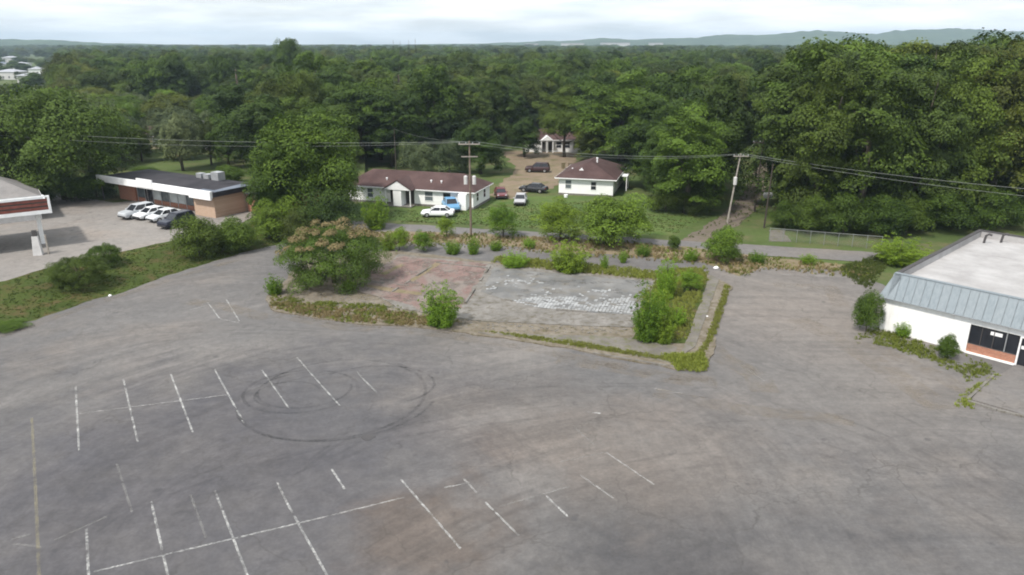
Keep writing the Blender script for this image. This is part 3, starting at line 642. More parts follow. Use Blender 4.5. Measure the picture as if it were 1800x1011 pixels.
# crowded wood: the 270 nearest trees are things, the rest one mass
rnd = random.Random(11)
EDGE = [(-200, 300), (0, 330), (180, 316), (235, 296), (300, 298), (400, 300), (430, 304), (560, 318), (620, 296), (700, 286), (860, 282), (890, 262), (925, 234), (1020, 234), (1040, 262), (1130, 276), (1150, 345), (1262, 330), (1275, 262), (1352, 262), (1372, 300), (1400, 372), (1800, 376), (2100, 376)]
def edge_y(px):
    for (a, b), (c, d) in zip(EDGE, EDGE[1:]):
        if a <= px <= c: return b + (d - b) * (px - a) / (c - a)
    return 300
cand = []; y = 88.0
while y < 2600:
    st = 7.2 if y < 260 else 7.8 + (y - 260) * 0.009
    x = -0.86 * y - 30
    while x < 0.86 * y + 30:
        xx, yy = x + rnd.uniform(-.42, .42) * st, y + rnd.uniform(-.42, .42) * st
        px, py = to_px(xx, yy, 0); x += st
        if not (-150 < px < 1950): continue
        if py > edge_y(px): continue
        if px < 100 + 25 * mnoise.noise(Vector((py * .05, 1, 2))) and 96 < py < 250 and rnd.random() < .85: continue                         # town on the left
        if 228 < px < 425 and 240 < py < 292 and rnd.random() < .35: continue
        if any(abs(px - hx) < hwd and hy - 16 < py < hy + 40 for hx, hy, hwd in ((260, 262, 26), (352, 250, 24), (388, 264, 28))): continue
        cand.append((yy, xx, px, py))
    y += st
cand.sort()
def height_at(xx, yy, px, r):
    h = r.uniform(11.5, 17.0) + (r.random() < .12) * 3.5
    if px > 1370 and yy < 190: h = r.uniform(19.0, 23.5) + max(0, (px - 1650)) * .012
    elif px > 1370 and yy < 320: h = r.uniform(16, 20)
    elif px > 1130 and yy < 190: h = r.uniform(13.5, 17)
    elif px < 420 and yy < 230: h = r.uniform(7.5, 11.5)
    elif px < 110 and yy < 1000: h = r.uniform(5, 9)
    return h
keys = ['oak', 'oak_olive', 'tall', 'tall_mid', 'edge', 'edge_dark', 'edge_olive', 'pine', 'grey', 'light']
TREES = []
for i, (yy, xx, px, py) in enumerate(cand):
    r = random.Random(i * 7919 + 13); zone = 0 if px < 560 else 1 if px < 880 else 2 if px < 1330 else 3
    h = height_at(xx, yy, px, r)
    key = r.choice(('edge', 'edge', 'edge_olive', 'edge_dark', 'tall_mid') if zone == 3 and yy < 330 else ('oak', 'oak_olive', 'tall', 'tall_mid', 'edge', 'edge_dark', 'edge', 'pine' if r.random() < .35 else 'oak'))
    if px < 420 and yy < 230: key = r.choice(('grey', 'light', 'oak_olive', 'grey'))
    z0 = 0.98 if (px < 560 and yy < 185 and xx > -165) else 0
    wd = r.uniform(4.6, 7.4) * (h / 15) ** .5 * (1 + max(0, yy - 500) * .0009)
    TREES.append((xx, yy, z0, wd / KIND[key][2], h / KIND[key][3], r.uniform(0, 6.28), keys.index(key), zone))
WOODS = ('trees in the left wood', 'trees in the middle wood', 'trees in the inner wood', 'trees in the right wood')
CHOSEN = {
    1: 'narrow green wood tree halfway up above left corner of white roof',
    2: 'full green wood tree halfway up above left end of chain fence, rightmost',
    3: 'narrow green wood tree halfway up above shop window of white building',
    4: 'full dark green wood tree low down above rear parapet of white building',
    5: 'narrow green wood tree halfway up above right end of chain fence',
    6: 'full green wood tree high up above left corner of white roof',
    7: 'full olive wood tree high up above right end of white roof',
    9: 'full dark green wood tree low down above yellow-green shrub by building',
    12: 'full green wood tree low down above middle of chain fence',
    13: 'full dark green wood tree on skyline above left corner of white roof, right one',
    14: 'full green wood tree on skyline above shop window of white building',
    16: 'full olive wood tree low down above right end of white roof',
    17: 'full green wood tree halfway up above left end of chain fence, 2nd from left',
    18: 'full green wood tree high up above yellow-green shrub by building',
    20: 'full dark green wood tree halfway up above round shrub by leaning pole',
    21: 'full green wood tree low down above gap right of small white house, right one',
    22: 'full green wood tree low down above gap right of small white house, left one',
    24: 'full dark green wood tree on skyline above left corner of white roof, left one',
    26: 'round green wood tree halfway up above gap right of small white house',
    33: 'full green wood tree halfway up above left end of chain fence, leftmost',
    37: 'full olive wood tree on skyline above right end of chain fence',
    40: 'full green wood tree on skyline above middle of chain fence',
    42: 'full green wood tree halfway up above right of bright green tree, right one',
    44: 'narrow green wood tree on skyline above rear parapet of white building, left one',
    46: 'narrow green wood tree on skyline above rear parapet of white building, right one',
    48: 'small grey-green wood tree low down above left end of shop fascia, left one',
    52: 'full green wood tree halfway up above round shrub by leaning pole, left one',
    53: 'full green wood tree halfway up above right of bright green tree, left one',
    54: 'narrow green wood tree halfway up above left end of chain fence',
    62: 'round olive wood tree low down above left end of shop fascia',
    65: 'round green wood tree low down above left end of long house',
    70: 'round olive wood tree halfway up above left of bright green tree',
    76: 'full green wood tree on skyline above right end of white roof, right one',
    80: 'small grey-green wood tree low down above middle of shop roof',
    81: 'narrow dark wood tree halfway up above right end of shop',
    85: 'narrow green wood tree halfway up above left end of long house',
    86: 'small grey-green wood tree low down above left end of shop fascia, right one',
    89: 'round green wood tree halfway up above right of bright green tree, left one',
    90: 'narrow green wood tree on skyline above yellow-green shrub by building',
    91: 'full dark green wood tree low down above right end of shop',
    92: 'narrow green wood tree halfway up above middle of long house, right one',
    94: 'round olive wood tree halfway up above canopy station, right one',
    96: 'round olive wood tree halfway up above left end of shop fascia',
    101: 'full green wood tree on skyline above right end of white roof, left one',
    102: 'full green wood tree halfway up above left of bright green tree',
    103: 'narrow green wood tree halfway up above gabled porch, leftmost',
    104: 'full green wood tree low down above middle of long house, right one',
    107: 'full green wood tree low down above left end of long house',
    114: 'round green wood tree halfway up above right of bright green tree, right one',
    115: 'full green wood tree halfway up above leaning pale pole, right one',
    117: 'full dark green wood tree low down above dirt lane',
    118: 'full dark green wood tree halfway up above tall pole with two cans',
    122: 'full green wood tree halfway up above left end of long house',
    128: 'dark pine halfway up above right end of shop',
    130: 'full dark green wood tree on skyline above left end of chain fence',
    132: 'full dark green wood tree halfway up above left of bright green tree',
    137: 'full green wood tree low down above right of small white house',
    138: 'full green wood tree low down above gabled porch',
    140: 'narrow dark wood tree halfway up above gap right of small white house, leftmost',
    143: 'small grey-green wood tree halfway up above rooftop units of shop, leftmost',
    152: 'small light green wood tree halfway up above middle of shop roof, left one',
    156: 'narrow green wood tree halfway up above gabled porch, 3rd from left',
    159: 'full green wood tree low down above middle of long house, left one',
    160: 'narrow dark wood tree halfway up above gap right of small white house, rightmost',
    161: 'full dark green wood tree low down above left end of long house',
    167: 'full dark green wood tree on skyline above yellow-green shrub by building',
    168: 'narrow green wood tree halfway up above gabled porch, 2nd from left',
    169: 'full green wood tree halfway up above leaning pale pole, left one',
    170: 'full green wood tree low down above dirt lane',
    171: 'full green wood tree high up above right of bright green tree',
    173: 'narrow green wood tree halfway up above dirt lane',
    182: 'round olive wood tree halfway up above middle of shop roof',
    189: 'round olive wood tree halfway up above dirt lane',
    190: 'full dark green wood tree halfway up above maroon car, right one',
    194: 'narrow dark wood tree halfway up above gap right of small white house, 2nd from left',
    199: 'full dark green wood tree low down above right of small white house',
    201: 'full dark green wood tree halfway up above right of bright green tree',
    207: 'small grey-green wood tree halfway up above broad tree by shop, leftmost',
    217: 'narrow dark wood tree high up above right of bright green tree',
    219: 'full green wood tree halfway up above tall pole with two cans, left one',
    224: 'dark pine halfway up above maroon car',
    226: 'full dark green wood tree halfway up above dark van on yard, left one',
    231: 'narrow dark wood tree halfway up above left of small white house',
    236: 'small grey-green wood tree halfway up above left end of shop fascia, leftmost',
    240: 'full green wood tree halfway up above round shrub by leaning pole, right one',
    249: 'small grey-green wood tree halfway up above right end of shop',
    253: 'round green wood tree halfway up above tall pole with two cans',
    254: 'small grey-green wood tree halfway up above left end of shop fascia, 2nd from left',
    255: 'dark pine halfway up above round shrub by leaning pole',
    256: 'full green wood tree on skyline above left corner of white roof',
    257: 'narrow green wood tree halfway up above left of bright green tree',
    260: 'full green wood tree high up above left of bright green tree, 3rd from left',
    262: 'dark pine halfway up above gabled porch, left one',
    265: 'round olive wood tree halfway up above rooftop units of shop, 2nd from left',
    266: 'narrow dark wood tree halfway up above left end of long house',
    267: 'round olive wood tree halfway up above broad tree by shop, 3rd from left',
    269: 'round olive wood tree high up above right of small white house',
    270: 'round olive wood tree halfway up above gap right of small white house, right one',
    272: 'round olive wood tree halfway up above maroon car',
    275: 'round olive wood tree halfway up above gap right of small white house, left one',
    282: 'small grey-green wood tree halfway up above rooftop units of shop, 2nd from left',
    283: 'dark pine high up above middle of long house',
    295: 'full green wood tree high up above left of bright green tree, leftmost',
    296: 'small grey-green wood tree halfway up above broad tree by shop, rightmost',
    300: 'full dark green wood tree halfway up above right end of shop',
    301: 'small grey-green wood tree halfway up above middle of shop roof, 2nd from left',
    304: 'full green wood tree high up above dirt lane, left one',
    307: 'small light green wood tree halfway up above left end of shop fascia, right one',
    312: 'narrow green wood tree halfway up above middle of long house, left one',
    313: 'small grey-green wood tree halfway up above left end of shop fascia, rightmost',
    316: 'small light green wood tree halfway up above middle of shop roof, right one',
    326: 'round green wood tree high up above left end of long house',
    327: 'full dark green wood tree halfway up above maroon car, left one',
    330: 'narrow green wood tree halfway up above far white house',
    332: 'dark pine halfway up above dark van on yard',
    334: 'narrow green wood tree high up above left end of long house',
    337: 'small light green wood tree halfway up above left end of shop fascia, left one',
    338: 'small light green wood tree halfway up above rooftop units of shop',
    341: 'round green wood tree halfway up above gabled porch, rightmost',
    346: 'round olive wood tree halfway up above dark van on yard',
    350: 'round olive wood tree halfway up above tall pole with two cans',
    351: 'full green wood tree halfway up above far white house',
    360: 'round olive wood tree halfway up above far white house',
    361: 'dark pine halfway up above gabled porch, right one',
    362: 'round green wood tree halfway up above gabled porch, leftmost',
    364: 'small grey-green wood tree halfway up above middle of shop roof, 3rd from left',
    365: 'round green wood tree high up above gap right of small white house',
    368: 'small grey-green wood tree halfway up above broad tree by shop, 2nd from left',
    369: 'full dark green wood tree high up above gap right of small white house',
    375: 'narrow dark wood tree halfway up above dark van on yard, left one',
    379: 'full green wood tree halfway up above tall pole with two cans, right one',
    380: 'full green wood tree high up above maroon car, right one',
    382: 'small grey-green wood tree halfway up above rooftop units of shop, 4th from left',
    384: 'narrow green wood tree high up above middle of long house',
    389: 'small grey-green wood tree halfway up above rooftop units of shop, 5th from left',
    396: 'round green wood tree halfway up above far white house, right one',
    397: 'small grey-green wood tree halfway up above rooftop units of shop, rightmost',
    400: 'narrow dark wood tree halfway up above dark van on yard, right one',
    402: 'narrow dark wood tree high up above dark van on yard',
    409: 'round green wood tree high up above right of small white house',
    416: 'narrow green wood tree halfway up above gabled porch, rightmost',
    421: 'round green wood tree halfway up above far white house, left one',
    424: 'round olive wood tree halfway up above rooftop units of shop, leftmost',
    425: 'small grey-green wood tree halfway up above middle of shop roof, leftmost',
    432: 'small grey-green wood tree halfway up above rooftop units of shop, 3rd from left',
    437: 'full green wood tree halfway up above dark van on yard',
    438: 'small grey-green wood tree halfway up above middle of shop roof, rightmost',
    439: 'round green wood tree high up above tall pole with two cans, left one',
    443: 'full dark green wood tree halfway up above dark van on yard, right one',
    448: 'narrow green wood tree high up above right of bright green tree',
    449: 'round olive wood tree halfway up above broad tree by shop, rightmost',
    454: 'full green wood tree low down above left of small white house',
    457: 'narrow dark wood tree halfway up above gabled porch',
    466: 'round olive wood tree halfway up above rooftop units of shop, rightmost',
    468: 'full green wood tree high up above gabled porch, leftmost',
    472: 'narrow green wood tree high up above left of bright green tree, right one',
    474: 'round green wood tree high up above right of bright green tree',
    479: 'round olive wood tree halfway up above canopy station, left one',
    480: 'round olive wood tree halfway up above broad tree by shop, 2nd from left',
    481: 'full green wood tree high up above left of bright green tree, 2nd from left',
    484: 'full dark green wood tree high up above tall pole with two cans, right one',
    491: 'narrow green wood tree halfway up above broad tree by shop',
    495: 'full green wood tree high up above round shrub by leaning pole',
    497: 'full dark green wood tree high up above left of small white house',
    500: 'round green wood tree high up above middle of long house, leftmost',
    501: 'full green wood tree high up above gabled porch, 2nd from left',
    504: 'full dark green wood tree high up above dark van on yard, left one',
    507: 'narrow dark wood tree high up above rooftop units of shop',
    508: 'narrow dark wood tree halfway up above middle of shop roof',
    512: 'narrow green wood tree high up above left end of chain fence, right one',
    514: 'round green wood tree high up above middle of shop roof',
    516: 'round green wood tree halfway up above left end of shop fascia',
    518: 'narrow green wood tree halfway up above maroon car',
    521: 'narrow dark wood tree high up above left of small white house',
    522: 'full green wood tree halfway up above right end of shop',
    524: 'full dark green wood tree halfway up above far white house',
    526: 'round olive wood tree halfway up above broad tree by shop, leftmost',
    527: 'full dark green wood tree high up above far white house',
    528: 'full green wood tree high up above left of small white house, left one',
    530: 'narrow dark wood tree high up above round shrub by leaning pole',
    538: 'full green wood tree high up above dirt lane, right one',
    545: 'round green wood tree high up above gabled porch, right one',
    546: 'round green wood tree high up above leaning pale pole, 2nd from left',
    550: 'round green wood tree halfway up above broad tree by shop, right one',
    552: 'round green wood tree halfway up above gabled porch, 2nd from left',
    553: 'narrow green wood tree halfway up above left end of shop fascia',
    554: 'round green wood tree high up above right end of shop',
    555: 'full dark green wood tree halfway up above rooftop units of shop, right one',
    566: 'full dark green wood tree halfway up above rooftop units of shop, left one',
    568: 'narrow dark wood tree high up above right end of shop',
    583: 'full green wood tree high up above far white house',
    589: 'round green wood tree high up above maroon car, left one',
    592: 'round green wood tree high up above left of bright green tree',
    597: 'round green wood tree high up above far white house',
    601: 'round green wood tree high up above leaning pale pole, rightmost',
    602: 'narrow dark wood tree high up above gap right of small white house, rightmost',
    603: 'round green wood tree halfway up above broad tree by shop, left one',
    607: 'round olive wood tree high up above maroon car',
    609: 'round green wood tree high up above dark van on yard',
    613: 'round olive wood tree high up above broad tree by shop, 2nd from left',
    620: 'full green wood tree high up above middle of long house, left one',
    621: 'narrow green wood tree halfway up above left of small white house',
    624: 'full dark green wood tree high up above left end of shop fascia, right one',
    638: 'full dark green wood tree high up above tall pole with two cans, left one',
    639: 'narrow dark wood tree high up above gap right of small white house, leftmost',
    644: 'round olive wood tree high up above left of bright green tree, right one',
    648: 'round green wood tree high up above broad tree by shop, left one',
    652: 'round olive wood tree high up above broad tree by shop, rightmost',
    653: 'narrow dark wood tree high up above far white house',
    655: 'round green wood tree high up above left of small white house',
    656: 'narrow dark wood tree high up above gap right of small white house, 2nd from left',
    660: 'full dark green wood tree high up above dark van on yard, right one',
    661: 'full dark green wood tree high up above gabled porch',
    664: 'round green wood tree high up above middle of long house, 2nd from left',
    670: 'round green wood tree high up above gabled porch, left one',
    682: 'dark pine high up above broad tree by shop',
    696: 'full green wood tree high up above left of small white house, right one',
    698: 'round green wood tree high up above broad tree by shop, right one',
    703: 'narrow dark wood tree halfway up above broad tree by shop',
    708: 'full green wood tree high up above left of bright green tree, rightmost',
    713: 'narrow green wood tree high up above left end of chain fence, left one',
    718: 'narrow green wood tree high up above dark van on yard',
    729: 'full olive wood tree high up above left end of chain fence',
    730: 'round green wood tree high up above leaning pale pole, leftmost',
    732: 'round olive wood tree high up above broad tree by shop, 3rd from left',
    733: 'round green wood tree high up above middle of long house, rightmost',
    736: 'full dark green wood tree high up above left of bright green tree',
    743: 'round green wood tree high up above rooftop units of shop',
    752: 'narrow dark wood tree high up above maroon car',
    756: 'full dark green wood tree high up above round shrub by leaning pole, right one',
    758: 'narrow green wood tree high up above dirt lane',
    768: 'full green wood tree high up above left end of shop fascia, left one',
    772: 'full green wood tree high up above dark van on yard, left one',
    780: 'round olive wood tree high up above dark van on yard',
    789: 'full green wood tree high up above maroon car, left one',
    792: 'narrow green wood tree high up above leaning pale pole',
    811: 'dark pine high up above gabled porch',
    813: 'narrow dark wood tree high up above left of bright green tree',
    816: 'full green wood tree high up above gabled porch, rightmost',
    821: 'round olive wood tree high up above broad tree by shop, leftmost',
    824: 'narrow green wood tree high up above gap right of small white house',
    829: 'full dark green wood tree high up above left end of shop fascia, left one',
    831: 'full dark green wood tree high up above round shrub by leaning pole, left one',
    840: 'narrow dark wood tree high up above middle of long house',
    846: 'full green wood tree high up above dark van on yard, right one',
    853: 'round olive wood tree high up above left of bright green tree, left one',
    854: 'round green wood tree high up above tall pole with two cans, right one',
    858: 'dark pine halfway up above broad tree by shop',
    860: 'full green wood tree high up above right end of shop',
    868: 'round olive wood tree high up above dirt lane',
    873: 'round green wood tree high up above maroon car, right one',
    876: 'narrow green wood tree high up above left of bright green tree, left one',
    881: 'full green wood tree high up above rooftop units of shop',
    885: 'full green wood tree high up above middle of long house, right one',
    886: 'narrow green wood tree high up above tall pole with two cans',
    897: 'full green wood tree high up above left end of shop fascia, right one',
}
pts = []
for i, t in enumerate(TREES):
    if i in CHOSEN: plant('wood_tree', keys[t[6]], t[:3], t[3], t[4], t[5], CHOSEN[i], T, WOODS[t[7]])
    else: pts.append(t)

def woodland(name, pts, keys, label):
    me = bpy.data.meshes.new(name); me.from_pydata([p[:3] for p in pts], [], [])
    for nm, k in (('sxy', 3), ('sz', 4), ('rot', 5)):
        a = me.attributes.new(nm, 'FLOAT', 'POINT'); a.data.foreach_set('value', np.array([p[k] for p in pts], np.float32))
    a = me.attributes.new('pick', 'INT', 'POINT'); a.data.foreach_set('value', np.array([p[6] for p in pts], np.int32))
    o = link(name, me, None)
    ng = bpy.data.node_groups.new('scatter_' + name, 'GeometryNodeTree')
    ng.interface.new_socket('Geometry', in_out='INPUT', socket_type='NodeSocketGeometry'); ng.interface.new_socket('Geometry', in_out='OUTPUT', socket_type='NodeSocketGeometry')
    N = ng.nodes.new; Lk = ng.links.new
    gi, go, ip, jn = N('NodeGroupInput'), N('NodeGroupOutput'), N('GeometryNodeInstanceOnPoints'), N('GeometryNodeJoinGeometry')
    for key in reversed(keys):
        src = next(q for q in bpy.data.objects if q.type == 'MESH' and q.data == KIND[key][0])
        oi = N('GeometryNodeObjectInfo'); oi.inputs['Object'].default_value = src; oi.transform_space = 'ORIGINAL'; oi.inputs['As Instance'].default_value = False
        gti = N('GeometryNodeGeometryToInstance'); Lk(oi.outputs['Geometry'], gti.inputs[0]); Lk(gti.outputs[0], jn.inputs[0])
    def at(nm, t='FLOAT'):
        q = N('GeometryNodeInputNamedAttribute'); q.data_type = t; q.inputs[0].default_value = nm; return q.outputs[0]
    cs = N('ShaderNodeCombineXYZ'); s = at('sxy'); Lk(s, cs.inputs[0]); Lk(s, cs.inputs[1]); Lk(at('sz'), cs.inputs[2])
    cr = N('ShaderNodeCombineXYZ'); Lk(at('rot'), cr.inputs[2])
    Lk(gi.outputs[0], ip.inputs['Points']); Lk(jn.outputs[0], ip.inputs['Instance']); ip.inputs['Pick Instance'].default_value = True
    Lk(at('pick', 'INT'), ip.inputs['Instance Index']); Lk(cr.outputs[0], ip.inputs['Rotation']); Lk(cs.outputs[0], ip.inputs['Scale']); Lk(ip.outputs[0], go.inputs[0])
    md = o.modifiers.new('scatter', 'NODES'); md.node_group = ng
    return tag(o, label, 'woodland', kind='stuff')
woodland('distant_woodland', pts, keys, 'unbroken green woodland stretching to the hills')

# shrubs
B = 'shrub'
SH = [('upright', 483, 517, 480, 34, 'small round shrub at the left tip of the cleared pad'),
      ('upright', 776, 572, 490, 74, 'bright upright shrub on the front edge of the cleared pad'),
      ('shrub_bright', 785, 417, 380, 34, 'small green shrub left of the utility pole, beyond the verge'),
      ('shrub_bright', 885, 418, 358, 62, 'bright green shrub right of the utility pole'),
      ('shrub_bright', 985, 424, 348, 92, 'left half of the large pair of shrubs before the small white house'),
      ('shrub', 1078, 430, 342, 128, 'wide shrub right in the large pair before the small white house'),
      ('upright', 1000, 478, 416, 74, 'yellow-green shrub on the rear edge of the pad'),
      ('upright', 905, 470, 440, 52, 'low yellow-green weed clump left of the rear pad shrub'),
      ('shrub', 1268, 460, 396, 72, 'round green shrub beside the leaning pale pole'),
      ('shrub_mid', 1522, 583, 508, 58, 'shrub against the left corner of the white building'),
      ('shrub_mid', 1665, 630, 586, 40, 'small bush against the white wall left of the shop window'),
      ('upright', 1585, 592, 564, 28, 'tiny sapling at the foot of the white wall'),
      ('upright', 1580, 462, 414, 96, 'yellow-green shrub behind the white building corner'),
      ('shrub_mid', 350, 452, 374, 98, 'dense green shrub at the right end of the grass bank'),
      ('shrub_mid', 418, 440, 380, 90, 'green shrub right of the dense bank shrub'),
      ('shrub', 488, 420, 348, 88, 'light shrub below the bright green tree'),
      ('shrub_dark', 585, 418, 330, 110, 'dark bushy shrub behind the flowering tree'),
      ('shrub_dark', 530, 424, 362, 78, 'dark shrub left of the bushy shrub behind the flowering tree'),
      ('upright', 662, 402, 335, 52, 'loose light green sapling at the left corner of the long house'),
      ('shrub_bright', 745, 441, 404, 42, 'green shrub right of the flowering tree on the verge'),
      ('shrub_bright', 702, 440, 398, 40, 'green shrub touching the flowering tree on the verge'),
      ('upright', 682, 440, 404, 30, 'pale weed clump at the flowering tree edge'),
      ('upright', 832, 447, 412, 24, 'thin green shrub at the foot of the utility pole'),
      ('upright', 796, 446, 420, 34, 'low weed clump left of the utility pole foot'),
      ('shrub_mid', 1184, 438, 412, 26, 'tiny dark shrub on the dry verge'),
      ('upright', 1138, 598, 490, 66, 'tallest bright weed clump at the front left of the weed bed'),
      ('upright', 1166, 602, 542, 44, 'bright weed clump second from left at the weed bed front'),
      ('shrub_bright', 1156, 575, 508, 54, 'round leafy weed behind the tallest clump in the bed'),
      ('upright', 1188, 572, 536, 40, 'bright weed clump in the middle of the weed bed'),
      ('upright', 1170, 524, 442, 42, 'thin tall weed standing above the rear of the weed bed'),
      ('shrub_bright', 1214, 510, 474, 46, 'leafy weed at the rear right of the weed bed'),
      ('shrub_grey', 735, 304, 246, 80, 'pale hedge shrub behind the long house, left'),
      ('shrub_grey', 790, 304, 244, 84, 'pale hedge shrub behind the long house, right'),
      ('shrub_mid', 1420, 408, 340, 90, 'undergrowth shrub at the left end of the chain fence'),
      ('shrub_dark', 1482, 410, 338, 100, 'dark undergrowth shrub behind the chain fence middle'),
      ('shrub_mid', 1548, 412, 340, 100, 'undergrowth shrub behind the chain fence right end'),
      ('shrub_mid', 1640, 404, 330, 130, 'undergrowth shrub behind the parapet corner'),
      ('shrub_dark', 1740, 400, 330, 140, 'undergrowth shrub above the white roof'),
      ('upright', 1095, 462, 436, 16, 'single thin weed on the rear pad edge'),
      ('upright', 1062, 474, 444, 16, 'narrow weed standing left of the thin rear weed'),
      ('shrub_bright', 612, 512, 490, 26, 'tiny green weed before the flowering tree'),
      ('shrub_mid', 18, 577, 565, 70, 'low green weed mat at the left edge of the lot')]
SH += [('shrub_mid', 1592, 410, 345, 90, 'undergrowth shrub directly behind the yellow-green shrub'), ('shrub_dark', 1380, 402, 350, 60, 'undergrowth shrub at the corner of lane and fence'), ('shrub', 640, 428, 404, 34, 'small shrub on the verge behind the flowering tree'), ('upright', 872, 440, 420, 26, 'low weed clump right of the tall pole foot'), ('upright', 930, 436, 416, 26, 'low weed clump before the left of the shrub pair'), ('upright', 1130, 450, 426, 30, 'low weed clump on the verge right of the shrub pair'), ('upright', 1214, 458, 434, 30, 'low weed clump left of the round shrub by the leaning pole'), ('upright', 1330, 462, 440, 34, 'low weed clump right of the round shrub by the leaning pole'), ('upright', 1420, 464, 444, 30, 'low weed clump on the verge before the chain fence'),
       ('shrub_dark', 60, 356, 300, 90, 'dark undergrowth below the left of the broad tree'), ('shrub_dark', 118, 354, 296, 100, 'dark undergrowth below the middle of the broad tree'), ('shrub_dark', 170, 346, 296, 80, 'dark undergrowth below the right of the broad tree'),
       ('shrub_dark', 1170, 372, 322, 70, 'dark undergrowth shrub right of the small white house'), ('shrub_dark', 1225, 374, 318, 80, 'dark undergrowth shrub left of the leaning pole'), ('shrub_mid', 255, 318, 290, 60, 'low shrub behind the left end of the shop roof'), ('shrub_mid', 405, 322, 288, 60, 'low shrub behind the rooftop units')]
for key, px, py, top_, w, lab in SH: stand('shrub', key, px, py, top_, w, lab, B, z=0.1 if (480 < py and 480 < px < 1240) else 1.0 if (px < 420 and py < 360) else 0.0)
stand('sumac', 'mimosa', 140, 500, 450, 104, 'spreading dark sumac growing on the grass bank', B, z=.5)
stand('sumac', 'mimosa', 186, 466, 428, 58, 'open flat-topped sumac above the spreading one on the bank', B, z=.8)
# flowering mimosa
mt = stand('flowering_tree', 'mimosa', 588, 497, 396, 190, 'wide flat-topped dark tree with dusty pink blossom on the pad', T, z=0.1)
g2 = random.Random(2); fl = [(x, y, z + r_ * .95, r_ * .62) for (x, y, z, r_) in MIMOSA[:46] if g2.random() < .7]
bm_ = crown_mesh('blossom', 77, fl, 7000, .055, M['blossom'], .9, .4, 0.0, .35)
o = link('blossom', bm_, None, mt); o['kind'] = 'stuff'; o['label'] = 'dusty pink blossom tufts'
# ------------------------------------------------------------------ grass and weed tufts
def inside(p, poly):
    c = False; j = len(poly) - 1
    for i in range(len(poly)):
        if (poly[i][1] > p[1]) != (poly[j][1] > p[1]) and p[0] < (poly[j][0] - poly[i][0]) * (p[1] - poly[i][1]) / (poly[j][1] - poly[i][1]) + poly[i][0]: c = not c
        j = i
    return c
def seg_dist(x, y, a, b):
    dx, dy = b[0] - a[0], b[1] - a[1]; t = max(0, min(1, ((x - a[0]) * dx + (y - a[1]) * dy) / (dx * dx + dy * dy + 1e-9)))
    return math.hypot(x - a[0] - t * dx, y - a[1] - t * dy)
def tufts(name, poly, n, h, mat, label, zf=0.0, blades=6, clump=0.25, thr=0.45, seed=1, w=0.018):
    r = random.Random(seed); xs = [p[0] for p in poly]; ys = [p[1] for p in poly]; V = []; Fc = []; tint = []; k = 0; tries = 0
    while k < n and tries < n * 30:
        tries += 1; x, y = r.uniform(min(xs), max(xs)), r.uniform(min(ys), max(ys))
        if not inside((x, y), poly): continue
        d = mnoise.noise(Vector((x * clump, y * clump, seed))) * .35 + mnoise.noise(Vector((x * 1.3, y * 1.3, seed))) * .3 + .5
        if d < thr + r.uniform(-.16, .16): continue
        e = min(seg_dist(x, y, poly[i - 1], poly[i]) for i in range(len(poly)))
        if r.random() > .12 + e / .7: continue
        k += 1; z = zf(x, y) if callable(zf) else zf; hh = h * r.uniform(.4, 1.25) * (0.6 + d * .7); t0 = r.random()
        for _ in range(blades + 4):
            a = r.uniform(0, 6.28); ln = r.uniform(.15, .6) * hh; ww = w * r.uniform(.6, 1.5); bx, by = x + r.uniform(-.1, .1), y + r.uniform(-.1, .1)
            ca, sa = math.cos(a), math.sin(a); b = len(V)
            V += [(bx - sa * ww, by + ca * ww, z), (bx + sa * ww, by - ca * ww, z), (bx + ca * ln * .5 + sa * ww * .6, by + sa * ln * .5 - ca * ww * .6, z + hh * .65), (bx + ca * ln, by + sa * ln, z + hh * r.uniform(.75, 1.05))]
            Fc += [(b, b + 1, b + 2), (b, b + 2, b + 3)]; tt = min(1, max(0, t0 * .6 + r.random() * .4)); tint += [tt, tt]
    me = bpy.data.meshes.new(name); me.from_pydata(V, [], Fc)
    at = me.attributes.new('tint', 'FLOAT', 'FACE'); at.data.foreach_set('value', np.array(tint, np.float32))
    o = link(name, me, mat); return tag(o, label, 'weeds', kind='stuff')
tufts('dry_weeds', GP((600, 412), (840, 413), (1000, 420), (1220, 438), (1330, 452), (1530, 472), (1530, 492), (1345, 474), (1300, 490), (1240, 466), (1000, 450), (860, 436), (600, 430)), 1000, .42, M['dry_weed'], 'dry golden weeds along the street verge', -0.01, 6, .22, .46, 3, .02)
tufts('verge_weeds', GP((600, 405), (840, 410), (1000, 416), (1220, 434), (1330, 448), (1530, 468), (1530, 492), (1345, 476), (1300, 490), (1240, 468), (1000, 452), (860, 438), (600, 432)), 1000, .35, M['weed'], 'green weeds mixed in the street verge', -0.01, 6, .3, .5, 4)
tufts('kerb_grass', GP((840, 583), (900, 593), (1040, 616), (1190, 640), (1230, 640), (1262, 580), (1284, 505), (1274, 502), (1240, 600), (1216, 628), (1190, 634), (1040, 606), (900, 588)), 3000, .20, M['weed'], 'green grass along the front and right pad edge', .09, 6, .4, .25, 5)
tufts('kerb_grass', GP((1160, 625), (1240, 625), (1246, 656), (1190, 654)), 900, .28, M['weed'], 'thick grass at the front right pad corner', .09, 6, .4, .2, 6)
tufts('pad_weeds', GP((474, 545), (476, 528), (560, 540), (650, 545), (745, 556), (820, 568), (740, 577), (600, 568)), 1200, .26, M['verge_mix'] if 'verge_mix' in M else M['dry_weed'], 'dry grass on the front left pad edge', .1, 6, .45, .46, 7)
tufts('pad_weeds', GP((474, 545), (476, 520), (560, 530), (700, 540), (745, 556), (820, 568), (740, 577), (600, 568)), 1300, .24, M['weed'], 'green grass on the front left pad edge', .1, 6, .45, .5, 8)
tufts('rear_pad_weeds', GP((862, 463), (870, 452), (1000, 462), (1150, 478), (1242, 470), (1244, 492), (1152, 496), (1000, 480), (880, 470)), 1500, .42, M['weed'], 'bright weeds along the rear pad edge', .08, 6, .3, .3, 9)
